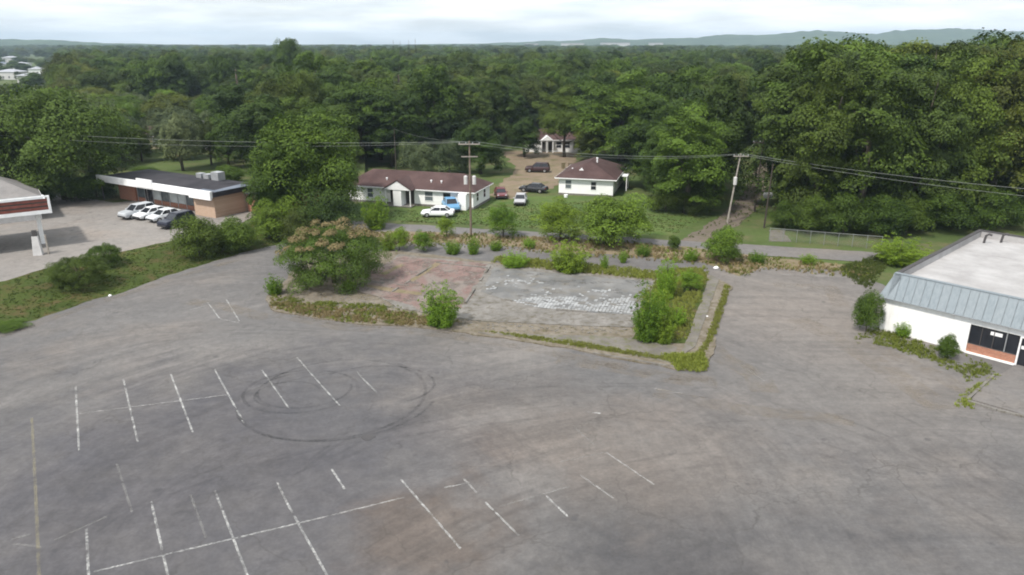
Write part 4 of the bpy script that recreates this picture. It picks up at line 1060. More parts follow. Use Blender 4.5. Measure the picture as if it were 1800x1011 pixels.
tufts('bed_weeds', GP((1120, 520), (1152, 490), (1242, 482), (1246, 500), (1210, 606), (1112, 600)), 1100, .34, M['weed'], 'tall bright weeds filling the weed bed', .1, 7, .45, .38, 10)
tufts('wall_weeds', GP((1496, 590), (1540, 575), (1690, 620), (1740, 640), (1752, 658), (1700, 672), (1640, 638), (1560, 612), (1500, 604)), 900, .22, M['weed'], 'weeds at the foot of the white building', 0.01, 6, .4, .46, 11)
tufts('verge_grass', GP((1470, 470), (1545, 448), (1560, 470), (1530, 510), (1505, 500)), 900, .3, M['grass_blade'], 'rough grass left of the white building', 0.0, 6, .3, .3, 12)
tufts('crack_weeds', GP((1678, 715), (1690, 690), (1755, 655), (1760, 662), (1705, 700), (1720, 722)), 120, .2, M['weed'], 'weeds along the broken kerb by the white building', 0.01, 6, .3, .2, 14)
def bank_z(x, y): return 0.02
b_poly = [tuple(p) for p in bot_e] + [tuple(p) for p in reversed(top_e)]
dg_tree = None
from mathutils.bvhtree import BVHTree
bt = BVHTree.FromPolygons([Vector(v) for v in b3.v], b3.f)
def zb(x, y):
    h = bt.ray_cast(Vector((x, y, 5)), Vector((0, 0, -1)))[0]; return h.z if h else 0.0
tufts('bank_grass', b_poly, 7000, .09, M['grass_blade'], 'short rough grass covering the left bank', zb, 6, .2, .28, 16, .03)
tufts('lane_grass', GP((1200, 420), (1232, 398), (1290, 352), (1330, 292), (1350, 290), (1350, 340), (1330, 380), (1300, 402), (1262, 414)), 260, .22, M['grass_blade'], 'grass breaking up the dirt lane', -.03, 6, .3, .5, 18)
tufts('lawn_grass', GP((640, 372), (850, 362), (1090, 350), (1220, 366), (1250, 380), (1190, 410), (1000, 404), (700, 390)), 3500, .09, M['grass_blade'], 'rough grass of the lawn before the houses', -.04, 5, .15, .35, 17, .035)

# loose tile and concrete fragments on the pad
def fragments(name, poly, n, size, mat, label, z, seed):
    r = random.Random(seed); m = MB(); xs = [p[0] for p in poly]; ys = [p[1] for p in poly]; k = 0
    while k < n:
        x, y = r.uniform(min(xs), max(xs)), r.uniform(min(ys), max(ys))
        if not inside((x, y), poly): continue
        k += 1; s = size * r.uniform(.4, 1.2); a = r.uniform(0, 3)
        pl = [(x + s * math.cos(a + t) * r.uniform(.7, 1), y + s * .8 * math.sin(a + t) * r.uniform(.7, 1)) for t in (0, 1.57, 3.14, 4.71)]
        m.prism(pl, z - .02, z + s * r.uniform(.1, .35))
    o = m.build(name, mat, pad); o['kind'] = 'stuff'; o['label'] = label; return o
def tile_grid(name, poly, size, mat, label, z, seed, bias):
    r = random.Random(seed); m = MB(); e0, e1 = G(868, 473), G(1146, 499); u = (e1 - e0).normalized(); v = Vector((-u.y, u.x, 0))
    cs = [Vector((*p, 0)) - e0 for p in poly]; us = [c.dot(u) for c in cs]; vs2 = [c.dot(v) for c in cs]
    y = min(vs2)
    while y < max(vs2):
        x = min(us)
        while x < max(us):
            c = e0 + u * x + v * y; x += size
            if not inside((c.x, c.y), poly): continue
            d = mnoise.noise(Vector((c.x * .32, c.y * .32, seed))) * .55 + mnoise.noise(Vector((c.x * 1.3, c.y * 1.3, seed + 2))) * .35
            if d + r.uniform(-.22, .22) < bias - .35 * (1 - (y - min(vs2)) / (max(vs2) - min(vs2))): continue
            a_ = r.uniform(-.06, .06) if r.random() < .75 else r.uniform(-.8, .8); h = size * .46 * r.uniform(.75, 1)
            uu = (u * math.cos(a_) + v * math.sin(a_)) * h; vv = (v * math.cos(a_) - u * math.sin(a_)) * h * r.uniform(.7, 1)
            m.prism([tuple(q)[:2] for q in (c - uu - vv, c + uu - vv, c + uu + vv, c - uu + vv)], z - .01, z + r.uniform(.012, .05))
        y += size
    o = m.build(name, mat, pad); o['kind'] = 'stuff'; o['label'] = label; return o
tile_grid('tile_fragments', GP((945, 524), (1112, 528), (1122, 556), (950, 545), (900, 532)), .31, M['tile'], 'white floor tiles left in place', .173, 1, .02)
tile_grid('tile_fragments', GP((868, 476), (1140, 501), (1125, 530), (945, 524), (850, 514)), .31, M['tile'], 'scattered white floor tiles', .173, 4, .52)
for (a_, b_) in (((690, 516), (760, 470)), ((745, 462), (858, 474)), ((655, 498), (720, 505)), ((812, 545), (862, 470)), ((880, 528), (945, 540)), ((950, 546), (1118, 559))):
    p, q = G(*a_), G(*b_); s_ = Vector((-(q - p).y, (q - p).x, 0)).normalized() * .10; nn_ = max(2, int((q - p).length / 1.3)); rr2 = random.Random(a_[0])
    m = MB()
    for j in range(nn_):
        if rr2.random() < .3: continue
        c0_, c1_ = p.lerp(q, j / nn_), p.lerp(q, (j + .95) / nn_); m.prism([tuple(v_)[:2] for v_ in (c0_ - s_, c1_ - s_, c1_ + s_, c0_ + s_)], .12, .18 + rr2.uniform(.02, .14))
    o = m.build('footing', M['concrete'], pad); o['kind'] = 'stuff'
fragments('rubble', GP((640, 530), (800, 560), (1100, 575), (1110, 590), (880, 585), (620, 555)), 420, .13, M['concrete'], 'small concrete rubble', .11, 3)
fragments('rubble', GP((500, 520), (620, 500), (700, 540), (600, 560), (490, 540)), 360, .11, M['concrete'], 'small rubble left of the slab', .11, 4)
fragments('rubble', GP((690, 455), (850, 468), (820, 540), (745, 548), (640, 510)), 240, .12, M['concrete'], 'loose rubble on the red floor', .168, 5)
# litter
for (px, py, s, lab) in ((1259, 470, .34, 'white rubbish bag lying on the verge by the round shrub'), (193, 518, .2, 'small white litter on the lower edge of the bank'), (1243, 555, .18, 'white litter on the side walk of the pad')):
    p = G(px, py, .15); m = MB(); r = random.Random(px)
    m.loft([[(p.x + s * k * math.cos(t) * r.uniform(.8, 1.1), p.y + s * k * .8 * math.sin(t), p.z - .16 + zz_) for t in [i * .785 for i in range(8)]] for zz_, k in ((0, .8), (s * .35, 1), (s * .7, .6), (s * .9, .15))])
    tag(m.build('litter', M['white_trim'], smooth=True), lab, 'litter')

# ------------------------------------------------------------------ building parts
def window(parent, x0, x1, z0, z1, y=0.0, axis='x', sgn=-1, mat='glass', name='window', mullion=True, trim='white_trim'):
    """window in the wall plane y (axis x) or x (axis y), proud towards sgn"""
    def bx(m, a0, a1, d0, d1, c0, c1):
        lo, hi = sorted((y + sgn * d0, y + sgn * d1))
        m.box(a0, a1, lo, hi, c0, c1) if axis == 'x' else m.box(lo, hi, a0, a1, c0, c1)
    m = MB(); t = .07
    for q in ((x0 - t, x0, z0 - t, z1 + t), (x1, x1 + t, z0 - t, z1 + t), (x0, x1, z1, z1 + t), (x0, x1, z0 - t, z0)): bx(m, q[0], q[1], -.05, .06, q[2], q[3])
    if mullion: bx(m, x0, x1, .012, .045, (z0 + z1) / 2 - .03, (z0 + z1) / 2 + .03)
    f = m.build(name, M[trim], parent)
    m = MB(); bx(m, x0, x1, -.04, .010, z0, z1); m.build('pane', M[mat], f)
    return f
def hip_roof(parent, x0, x1, y0, y1, z, rise, over, mat, along='x', ends=1.0):
    m = MB(); a0, a1, b0, b1 = x0 - over, x1 + over, y0 - over, y1 + over
    if along == 'x': e = (b1 - b0) / 2 * ends; r0, r1 = (a0 + e, (b0 + b1) / 2), (a1 - e, (b0 + b1) / 2)
    else: e = (a1 - a0) / 2 * ends; r0, r1 = ((a0 + a1) / 2, b0 + e), ((a0 + a1) / 2, b1 - e)
    c = [(a0, b0, z), (a1, b0, z), (a1, b1, z), (a0, b1, z)]; u = [(x, y, z - .14) for x, y, _ in c]; t0, t1 = (*r0, z + rise), (*r1, z + rise)
    m.v = c + [t0, t1] + u
    m.f = [(0, 1, 5, 4), (1, 2, 5), (2, 3, 4, 5), (3, 0, 4)] if along == 'x' else [(0, 1, 4), (1, 2, 5, 4), (2, 3, 5), (3, 0, 4, 5)]
    m.f += [(6 + i, 6 + (i + 1) % 4, (i + 1) % 4, i) for i in range(4)] + [(9, 8, 7, 6)]
    o = m.build('roof', mat, parent)
    m = MB(); f = .02
    for q in ((a0 - f, a1 + f, b0 - .05, b0 - .004), (a0 - f, a1 + f, b1 + .004, b1 + .05), (a0 - .05, a0 - .004, b0, b1), (a1 + .004, a1 + .05, b0, b1)): m.box(*q, z - .17, z - .02)
    m.build('fascia_board', M['white_trim'], o)
    return o
def roof_vent(roof, x, y, z, r=.16):
    m = MB(); m.tube([(x, y, z - .4), (x, y, z + .25), (x, y, z + .26), (x, y, z + .42)], [r * .6, r * .6, r, r * .8], 8); m.build('roof_vent', M['white_trim'], roof)

def yaw(p, q): return math.atan2(q.y - p.y, q.x - p.x)
# long white house
pA, pB = G(612, 353), G(832, 368); pA.z = pB.z = 0
h1 = empty('long_house', pA, yaw(pA, pB), 'long white single-storey house with brown hip roof and gabled porch', 'house')
Lh = (pB - pA).length; Wd = 7.4; hz = 2.55
MB().box(0, Lh, 0, Wd, -.1, hz).build('wall', M['siding'], h1)
MB().box(-.06, Lh + .06, -.06, Wd + .06, -.1, .28).build('foundation', M['concrete'], h1)
rf = hip_roof(h1, 0, Lh, 0, Wd, hz, 1.95, .45, M['brown_roof'], 'x', .75)
for fx in (.30, .655, .735): roof_vent(rf, Lh * fx, 1.3, hz + .75)
for fx, w_, mt_ in ((.19, .9, 'pale_glass'), (.66, 1.25, 'pale_glass'), (.80, 1.15, 'glass'), (.90, .7, 'glass')): window(h1, Lh * fx - w_ / 2, Lh * fx + w_ / 2, .85, 2.15, 0, 'x', -1, mt_)
for yy in (1.8, 4.9): window(h1, yy - .45, yy + .45, .9, 2.1, Lh, 'y', 1, 'glass')
# porch: gable roof on a wide pier, shade of the bays painted as flat dark panels
px0, px1 = Lh * .355, Lh * .545; pm = (px0 + px1) / 2
po = empty('porch', (0, 0, 0)); po.parent = h1
m = MB(); m.prism_y([(px0 - .3, hz - .05), (px1 + .3, hz - .05), (pm, hz + 1.25)], -1.7, 2.2); m.build('gable_roof', M['white_trim'], po)
m = MB()
for s in (-1, 1):
    e = (pm + s * ((px1 - px0) / 2 + .42), hz - .08); m.prism_y([e, (pm, hz + 1.33), (pm, hz + 1.43), (e[0], hz + .03)], -1.8, 2.3)
m.build('porch_roof', M['brown_roof'], po)
MB().box(pm - .75, pm + .55, -1.6, -.02, -.05, hz - .06).build('pier', M['siding'], po)
for q in ((px0, pm - .78), (pm + .58, px1)): MB().box(q[0], q[1], -.03, .02, 0, 2.3).build('doorway_shade', M['shade_fill'], po)
for q in (px0 - .1, px1 - .02): MB().box(q, q + .12, -1.6, -1.48, 0, hz - .06).build('porch_post', M['white_trim'], po)
MB().box(px0 - .2, px1 + .2, -1.75, -.07, 0, .12).build('porch_floor', M['concrete'], po)
MB().box(Lh - 1.35, Lh - .25, -.05, .02, .05, 2.2).build('door', M['white_trim'], h1)
MB().box(Lh * .905, Lh * .965, -1.1, -.03, 0, 2.3).build('wing_wall', M['siding'], h1)

# small white house
pA, pB = G(982, 341), G(1077, 346); h2 = empty('small_house', pA, yaw(pA, pB), 'small white house with brown hip roof beside the lawn', 'house')
Lh = (pB - pA).length; Wd = 13.0; hz = 2.75
MB().box(0, Lh, 0, Wd, -.1, hz).build('wall', M['siding'], h2)
MB().box(-.06, Lh + .06, -.06, Wd + .06, -.1, .22).build('foundation', M['concrete'], h2)
rf = hip_roof(h2, 0, Lh, 0, Wd, hz, 2.1, .55, M['brown_roof'], 'y')
window(h2, 1.1, 2.0, 1.0, 2.3, 0, 'x', -1, 'pale_glass'); window(h2, 5.2, 6.0, .95, 2.2, 0, 'x', -1, 'glass')
window(h2, 1.4, 2.4, .8, 2.3, Lh, 'y', 1, 'glass'); window(h2, 5.2, 6.2, .8, 2.3, Lh, 'y', 1, 'glass')
MB().box(Lh + .01, Lh + 1.6, 5.2, 8.0, 2.35, 2.48).build('porch_roof', M['white_trim'], h2)
for q in (5.3, 7.85): MB().box(Lh + 1.4, Lh + 1.52, q, q + .12, 0, 2.345).build('porch_post', M['white_trim'], h2)
m = MB(); m.prism_y([(2.6, hz + .65), (3.9, hz + .75), (3.25, hz + 1.25)], 1.6, 3.4); m.build('roof_dormer', M['white_trim'], rf)
roof_vent(rf, Lh * .6, 5.4, hz + 2.1, .2)
roof_vent(rf, 1.6, 3.0, hz + .65, .12); roof_vent(rf, 5.6, 3.4, hz + 1.0, .12)
p = G(1000, 346); m = MB(); m.tube([(p.x - .5, p.y - .4, 0), (p.x - .5, p.y - .4, .45)], [.3, .34], 10); tag(m.build('garden_pot', M['white_trim']), 'white tub standing on the lawn before the small house', 'planter')

# far white house
pA, pB = G(922, 267), G(1022, 267); h3 = empty('far_house', pA, yaw(pA, pB), 'far white house with brown roof behind the dirt yard', 'house')
Lh = (pB - pA).length
MB().box(0, Lh, 0, 8, -.1, 2.7).build('wall', M['siding'], h3)
rf = hip_roof(h3, 0, Lh, 0, 8, 2.7, 2.0, .5, M['brown_roof'])
for fx in (.12, .60, .75, .90): window(h3, Lh * fx - .55, Lh * fx + .55, .9, 2.2, 0)
m = MB(); m.prism_y([(Lh * .28, 2.66), (Lh * .50, 2.66), (Lh * .39, 3.6)], -1.4, 3); m.build('porch_gable', M['white_trim'], h3)
MB().box(Lh * .30, Lh * .36, -.05, .02, 0, 2.2).build('door', M['dark_door'], h3); MB().box(Lh * .42, Lh * .48, -.05, .02, 0, 2.2).build('door', M['dark_door'], h3)
for fx in (.285, .38, .485): MB().box(Lh * fx, Lh * fx + .2, -1.3, -1.1, 0, 2.65).build('porch_post', M['white_trim'], h3)

# shop with white fascia and brick ends on the forecourt
Z1 = 1.0
pB = G(378, 384, Z1); pA = G(196, 352, Z1)
shop = empty('shop', pA, yaw(pA, pB), 'low brick shop with white fascia and dark flat roof', 'shop')
Ls = (pB - pA).length; eh = 3.0
fz0, fz1 = 2.75, 3.65
MB().box(0, Ls * .17, 1.4, 2.0, -.1, fz0).build('brick_wall', M['red_brick'], shop)
MB().box(Ls * .82, Ls, .15, 2.0, -.1, fz0).build('brick_wall', M['tan_brick'], shop)
MB().box(.4, Ls - .02, 2.0, 7.6, -.1, fz0 + .05).build('rear_block', M['tan_brick'], shop)
sf = MB().box(Ls * .17, Ls * .82, 1.7, 1.99, -.05, .6).build('shopfront', M['red_brick'], shop)
n_ = 8
for i in range(n_):
    x0 = Ls * .175 + (Ls * .64) * i / n_; x1 = Ls * .175 + (Ls * .64) * (i + 1) / n_
    if i == 1: MB().box(x0 + .1, x1 - .1, 1.67, 1.98, 0, 2.5).build('door', M['glass'], shop)
    else: MB().box(x0 + .06, x1 - .06, 1.73, 1.98, .65, fz0 - .05).build('shop_window', M['store_glass' if i % 3 else 'pale_glass'], shop)
    MB().box(x0 - .05, x0 + .05, 1.66, 1.97, .0, fz0 - .03).build('mullion', M['grey_metal'], shop)
m = MB(); m.box(-2.0, Ls + .35, -.55, -.20, fz0, fz1); m.build('fascia', M['white_trim'], shop)
MB().box(Ls * .34, Ls * .49, -.62, -.45, fz0 + .15, fz1 + .42).build('fascia_sign', M['white_trim'], shop)
MB().box(Ls * .83, Ls + .42, -.66, -.40, fz0 - .22, fz1 + .02).build('fascia_end_panel', M['white_trim'], shop)
m = MB(); zr = fz1 - .22
m.v = [(-2, -.2, zr), (Ls + .33, -.2, zr), (Ls + .33, 7.9, zr - .1), (-2, 7.9, zr - .1), (2, 4.4, zr + .3), (Ls - 4, 4.4, zr + .3), (-2, -.2, fz0 + .08), (Ls + .33, -.2, fz0 + .08), (Ls + .33, 7.9, fz0 + .08), (-2, 7.9, fz0 + .08)]
m.f = [(0, 1, 5, 4), (1, 2, 5), (2, 3, 4, 5), (3, 0, 4), (6, 7, 1, 0), (7, 8, 2, 1), (8, 9, 3, 2), (9, 6, 0, 3), (9, 8, 7, 6)]
rf = m.build('roof', M['black_roof'], shop)
MB().box(Ls - 3.0, Ls + .36, .3, 6.0, zr + .02, zr + .08).build('roof_patch', M['blue_roof'], rf)
MB().box(Ls + .36, Ls + 7, 5.2, 12, -.1, 2.5).build('side_wing', M['red_brick'], shop)
MB().box(Ls + .36, Ls + 7.4, 4.8, 12.4, 2.5, 2.75).build('wing_roof', M['black_roof'], shop)
MB().box(Ls - 7.2, Ls - 5.7, 5.6, 6.8, zr + .15, zr + 1.3).build('roof_unit', M['grey_metal'], rf)
for q in (-9.2, -10.8): MB().box(Ls + q, Ls + q + 1.1, 5.8, 6.7, zr + .15, zr + .8).build('roof_unit', M['grey_metal'], rf)
for fx in (-.05, .42): m = MB(); m.tube([(Ls * fx, -.4, -.05), (Ls * fx, -.4, fz0)], .08, 8); m.build('post', M['dark_metal'], shop)

# canopy station at the left edge
pc = G(90, 374, Z1 + 4.0); ps = G(0, 384, Z1 + 4.0); d_ = (ps - pc); d_.z = 0; d_.normalize()
cn = empty('canopy', (pc.x, pc.y, Z1), math.atan2(-d_.y, -d_.x), 'white-framed flat canopy with faded red louvre fascia', 'canopy')
# local x runs back towards the right end at 0, body to -x; y backwards
c0, c1 = 4.0, 5.95
MB().box(-18, -.12, .12, 9.5, c0 + .1, c0 + .45).build('deck', M['grey_metal'], cn)
for z0_, z1_, nm in ((c0, c0 + .38, 'lower_trim'), (c1 - .16, c1, 'upper_trim')): MB().box(-18, 0, -.1, .1, z0_, z1_).build(nm, M['white_trim'], cn)
MB().box(-.14, .1, -.13, .13, c0 - .01, c1 + .01).build('end_trim', M['white_trim'], cn)
MB().box(-.1, .06, .135, 9.5, c0 + .05, c0 + .5).build('side_trim', M['white_trim'], cn)
for k in range(3):
    z0_ = c0 + .42 + k * .46
    MB().box(-18, -.16, -.04, .06, z0_, z0_ + .30).build('louvre', M['stripe_red'], cn)
    if k: MB().box(-18, -.16, -.02, .04, z0_ - .15, z0_ - .01).build('gap_shade', M['shade_fill'], cn)  # solid dark strip standing in for the shade between louvres
for x in (-1.2, -9.0, -16):
    m = MB(); m.box(x - .22, x + .22, 2.8, 3.2, -.05, c0 + .11); m.build('column', M['white_wall'], cn)
p = G(68, 448, Z1); pu = empty('fuel_pump', (p.x, p.y, Z1), .3, 'pale pump pedestal standing under the canopy end', 'pump')
m = MB(); m.loft([[(-.45, -.35, -.02), (.45, -.35, -.02), (.45, .35, -.02), (-.45, .35, -.02)], [(-.38, -.28, .9), (.38, -.28, .9), (.38, .28, .9), (-.38, .28, .9)], [(-.28, -.2, 2.1), (.28, -.2, 2.1), (.28, .2, 2.1), (-.28, .2, 2.1)]]); m.build('cabinet', M['far_wall'], pu)
MB().box(-.2, .2, -.16, .16, 2.1, 2.75).build('top_box', M['dark_metal'], pu)
p = G(86, 447, Z1); tag(MB().box(p.x - .07, p.x + .07, p.y - .07, p.y + .07, .98, 3.2).build('bollard_post', M['pale_pole']), 'thin post right of the pump pedestal', 'post')
# station building behind the canopy
p = G(66, 346, Z1 + 3.0); st_ = empty('station', (p.x, p.y, Z1), math.atan2(-d_.y, -d_.x), 'grey-roofed station building behind the canopy', 'building')
MB().box(-24, 0, 0, 10, -.1, 3.0).build('wall', M['far_wall'], st_)
hip_roof(st_, -24, 0, 0, 10, 3.0, 2.9, .5, M['grey_roof'])
for x in (-3, -6.5, -10): window(st_, x - 1.1, x + 1.1, .8, 2.4, 0)

# white building with blue-grey mansard on the right
pA = G(1545, 579); pB = G(1772, 639); ax = (pB - pA).normalized()
wb = empty('white_building', pA, yaw(pA, pB), 'white flat-roofed building with blue-grey metal mansard', 'building')
LW, DW, hw_ = 26.0, 22.5, 3.0; mt_top = 4.95; ov = .35; ins = .75
lw0, lw1 = (G(1692, 622) - pA).length, (G(1783, 640) - pA).length
MB().box(0, lw0, 0, .3, -.1, hw_).build('front_wall', M['white_wall'], wb)
MB().box(lw0, lw0 + 14, .02, .3, 2.35, hw_).build('lintel_wall', M['white_wall'], wb)
MB().box(lw0 + 14, LW, 0, .3, -.1, hw_).build('front_wall', M['white_wall'], wb)
MB().box(0, .3, .3, DW, -.1, hw_).build('side_wall', M['white_wall'], wb)
MB().box(LW - .3, LW, .3, DW, -.1, hw_).build('side_wall', M['white_wall'], wb)
MB().box(.3, LW - .3, DW - .3, DW, -.1, hw_).build('rear_wall', M['white_wall'], wb)
MB().box(.3, LW - .3, 3.2, 3.3, -.1, hw_).build('inner_wall', M['shade_fill'], wb)
MB().box(lw0 + .01, lw1, .06, .26, .12, .75).build('brick_apron', M['red_brick'], wb)
MB().box(lw0 - .05, lw1 + .02, -.12, .22, -.08, .115).build('plinth', M['white_wall'], wb)
nb = 4; span = lw1 - lw0
for i in range(nb):
    x0 = lw0 + span * i / nb; x1 = lw0 + span * (i + 1) / nb
    MB().box(x0 + .04, x1 - .04, .14, .17, .78, 2.32).build('window_pane', M['glass'], wb)
    MB().box(x0 - .03, x0 + .03, .08, .24, .76, 2.345).build('window_mullion', M['dark_metal' if i != 3 else 'grey_metal'], wb)
MB().box(lw0 + .03, lw1, .07, .25, .752, .80).build('window_sill', M['dark_metal'], wb)
MB().box(lw0 + span * .42, lw0 + span * .66, .10, .13, 1.85, 2.12).build('window_notice', M['white_trim'], wb)
d = empty('door', (0, 0, 0)); d.parent = wb
for q in ((lw1 + .02, lw1 + .14, 0, 2.34), (lw1 + 1.1, lw1 + 1.22, 0, 2.34), (lw1 + .14, lw1 + 1.1, 2.2, 2.34)): MB().box(q[0], q[1], .05, .24, q[2], q[3]).build('door_frame', M['white_trim'], d)
MB().box(lw1 + .15, lw1 + 1.09, .13, .17, .02, 2.19).build('door_pane', M['glass'], d)
MB().box(lw1 + .2, lw1 + .42, .08, .12, 1.35, 1.6).build('door_notice', M['white_trim'], d)
for i in range(5): MB().box(lw1 + 1.25 + i * 2.0, lw1 + 3.2 + i * 2.0, .14, .17, .1, 2.32).build('window_pane', M['glass'], wb)
# mansard panels, each its own sheet with a raised seam
def panel(p0, p1, inward):
    """one panel between bottom points p0,p1"""
    m = MB(); t0, t1 = p0 + inward, p1 + inward; nrm = (p1 - p0).cross(inward).normalized() * .03
    gap = (p1 - p0).normalized() * .012
    a, b_, c_, d2 = p0 + gap, p1 - gap, t1 - gap, t0 + gap
    m.loft([[a, b_, c_, d2], [a + nrm, b_ + nrm, c_ + nrm, d2 + nrm]])
    e = (p1 - p0).normalized() * .03
    m.loft([[a, a + e, d2 + e, d2], [a + nrm * 1.5, a + e + nrm * 1.5, d2 + e + nrm * 1.5, d2 + nrm * 1.5]])
    m.build('mansard_panel', M['panel'], wb)
zb0 = 2.92
npn = 42
for i in range(npn):
    x0 = -ov + (LW + 2 * ov) * i / npn; x1 = -ov + (LW + 2 * ov) * (i + 1) / npn
    s0, s1 = Vector((x0, -ov, zb0)), Vector((x1, -ov, zb0))
    k0 = ins if i == 0 else 0
    panel(s0, s1, Vector((ins if i == 0 else (-ins if i == npn - 1 else 0), ins, mt_top - zb0)))
nps = 34
for i in range(nps):
    y0 = -ov + (DW + 2 * ov) * i / nps; y1 = -ov + (DW + 2 * ov) * (i + 1) / nps
    panel(Vector((-ov, y1, zb0)), Vector((-ov, y0, zb0)), Vector((ins, ins if i == 0 else (-ins if i == nps - 1 else 0), mt_top - zb0)))
m = MB(); i0 = ins - ov
m.box(i0, LW - i0, i0 + .02, i0 + .24, hw_ + .1, mt_top); m.build('front_parapet', M['membrane'], wb)
MB().box(i0 + .02, i0 + .24, i0 + .25, DW - i0, hw_ + .1, mt_top + .01).build('side_parapet', M['membrane'], wb)
MB().box(i0 + .25, LW - i0, DW - i0 - .24, DW - i0, hw_ + .1, mt_top).build('rear_parapet', M['membrane'], wb)
for nm, q in (('parapet_cap', (i0 - .05, LW - i0, i0 - .06, i0 + .30)), ('parapet_cap', (i0 - .06, i0 + .30, i0 + .31, DW - i0 - .31)), ('parapet_cap', (i0 - .06, LW - i0, DW - i0 - .30, DW - i0 + .06))): MB().box(*q, mt_top + .012, mt_top + .09).build(nm, M['dark_metal' if (q[2] > 1 or q[1] < 2) else 'panel'], wb)
MB().box(-ov + .02, LW + ov, -ov + .05, DW, zb0 - .05, zb0 + .02).build('soffit', M['white_trim'], wb)
deck = MB().box(i0 + .245, LW - i0, i0 + .245, DW - i0 - .245, mt_top - 1.0, mt_top - .62).build('roof_deck', M['membrane'], wb)
for (x, y) in ((1.6, DW - 3.0), (2.7, DW - 1.6)):
    m = MB(); m.tube([(x, y, mt_top - .7), (x + .1, y, mt_top + .15), (x + .35, y, mt_top + .32), (x + .6, y, mt_top + .25)], .11, 7); m.build('roof_pipe', M['dark_metal'], deck)
for k in range(1, 9): MB().box(i0 + .26, LW - i0 - .01, i0 + .25 + k * 2.4, i0 + .29 + k * 2.4, mt_top - .625, mt_top - .612).build('membrane_seam', M['membrane'], deck)
# kerbs and apron near it
apr = sheet('apron', GP((1705, 703), (1745, 664), (1790, 640), (1900, 660), (1900, 760), (1800, 730)), 0.06, M['street'], amp=0.1, thick=.08)
for a_, b_ in (((1700, 704), (1722, 684)), ((1722, 684), (1746, 662)), ((1700, 706), (1752, 722)), ((1752, 722), (1820, 738))):
    p, q = G(*a_), G(*b_); dd = (q - p).normalized() * .02; s_ = Vector((-dd.y, dd.x, 0)).normalized() * .09
    m = MB(); m.prism([tuple(v)[:2] for v in (p + dd - s_, q - dd - s_, q - dd + s_, p + dd + s_)], -.03, .13); m.build('kerb_stone', M['concrete'], apr)
# kerb stones around the pad
kk = GP((840, 586), (900, 598), (1040, 622), (1190, 648))
for i in range(3):
    p, q = Vector((*kk[i], 0)), Vector((*kk[i + 1], 0)); nsec = max(2, int((q - p).length / 2.4))
    for j in range(nsec):
        if random.Random(i * 31 + j).random() < .25: continue
        a_, b_ = p.lerp(q, (j + .03) / nsec), p.lerp(q, (j + .97) / nsec); s_ = Vector((-(b_ - a_).y, (b_ - a_).x, 0)).normalized() * .08
        m = MB(); m.prism([tuple(v)[:2] for v in (a_ - s_, b_ - s_, b_ + s_, a_ + s_)], -.03, .15); m.build('kerb_stone', M['concrete'], pad)

# distant buildings
def simple_house(px, py, w, hgt, dp, wall, roof, lab, z=0.0, cat='house', rz=0.0, rise=1.8, nwin=3):
    p = G(px, py, z); wm = w * depth(p) / F
    o = empty('distant_house' if cat == 'house' else 'distant_building', p, rz, lab, cat)
    MB().box(-wm / 2, wm / 2, 0, dp, -.1, hgt).build('wall', M[wall], o)
    if rise: hip_roof(o, -wm / 2, wm / 2, 0, dp, hgt, rise, .4, M[roof], 'x')
    else: MB().box(-wm / 2 - .3, wm / 2 + .3, -.3, dp + .3, hgt, hgt + .5).build('roof', M[roof], o)
    for i in range(nwin):
        x = -wm / 2 + wm * (i + .5) / nwin; window(o, x - .5, x + .5, .9, min(2.2, hgt - .4))
    return o
simple_house(260, 262, 44, 2.8, 8, 'cream_wall', 'brown_roof', 'cream house glimpsed between the pale trees beyond the shop', z=1.0, rz=.1)
simple_house(352, 250, 40, 2.8, 8, 'far_wall', 'grey_roof', 'pale house with grey roof right of the grey-green tree', z=1.0, rz=-.15)
simple_house(388, 264, 52, 2.8, 8, 'far_wall', 'grey_roof', 'pale house glimpsed left of the dark tree', z=1.0, rz=.1)
for i, (px, py, w, hg, wl, rfm, lab) in enumerate(((12, 140, 40, 5, 'far_wall', 'far_grey', 'pale town building at the far left edge'), (34, 122, 22, 5, 'white_wall', 'far_grey', 'small white town building above the others'), (50, 146, 34, 4.5, 'far_wall', 'far_grey', 'grey-roofed town building nearest the wood'),
                                         (22, 110, 30, 6, 'far_wall', 'far_grey', 'rearmost pale town building on the left'), (64, 132, 22, 4.5, 'white_wall', 'far_grey', 'white town building beside the wood edge'), (5, 122, 24, 5, 'far_wall', 'blue_roof', 'blue-roofed town building at the left edge'))):
    simple_house(px, py, w, hg, 12, wl, rfm, lab, 0, 'building', .1 * i, 1.6, 4)
for i, (x, y, w, hg, lab) in enumerate(((60, 2350, 40, 21.5, 'leftmost long white warehouse on the horizon'), (190, 2400, 70, 22.5, 'wide white warehouse in the middle of the horizon'), (330, 2450, 90, 24, 'longest white warehouse below the hills'), (470, 2500, 40, 23.5, 'rightmost small white warehouse below the hills'))):
    o = empty('warehouse', (x, y, 0), 0, lab, 'warehouse', 'warehouses on the horizon'); MB().box(-w / 2, w / 2, 0, 40, 0, hg).build('wall', M['far_wall'], o); MB().box(-w / 2 - 1, w / 2 + 1, -1, 41, hg, hg + 1).build('roof', M['membrane'], o)

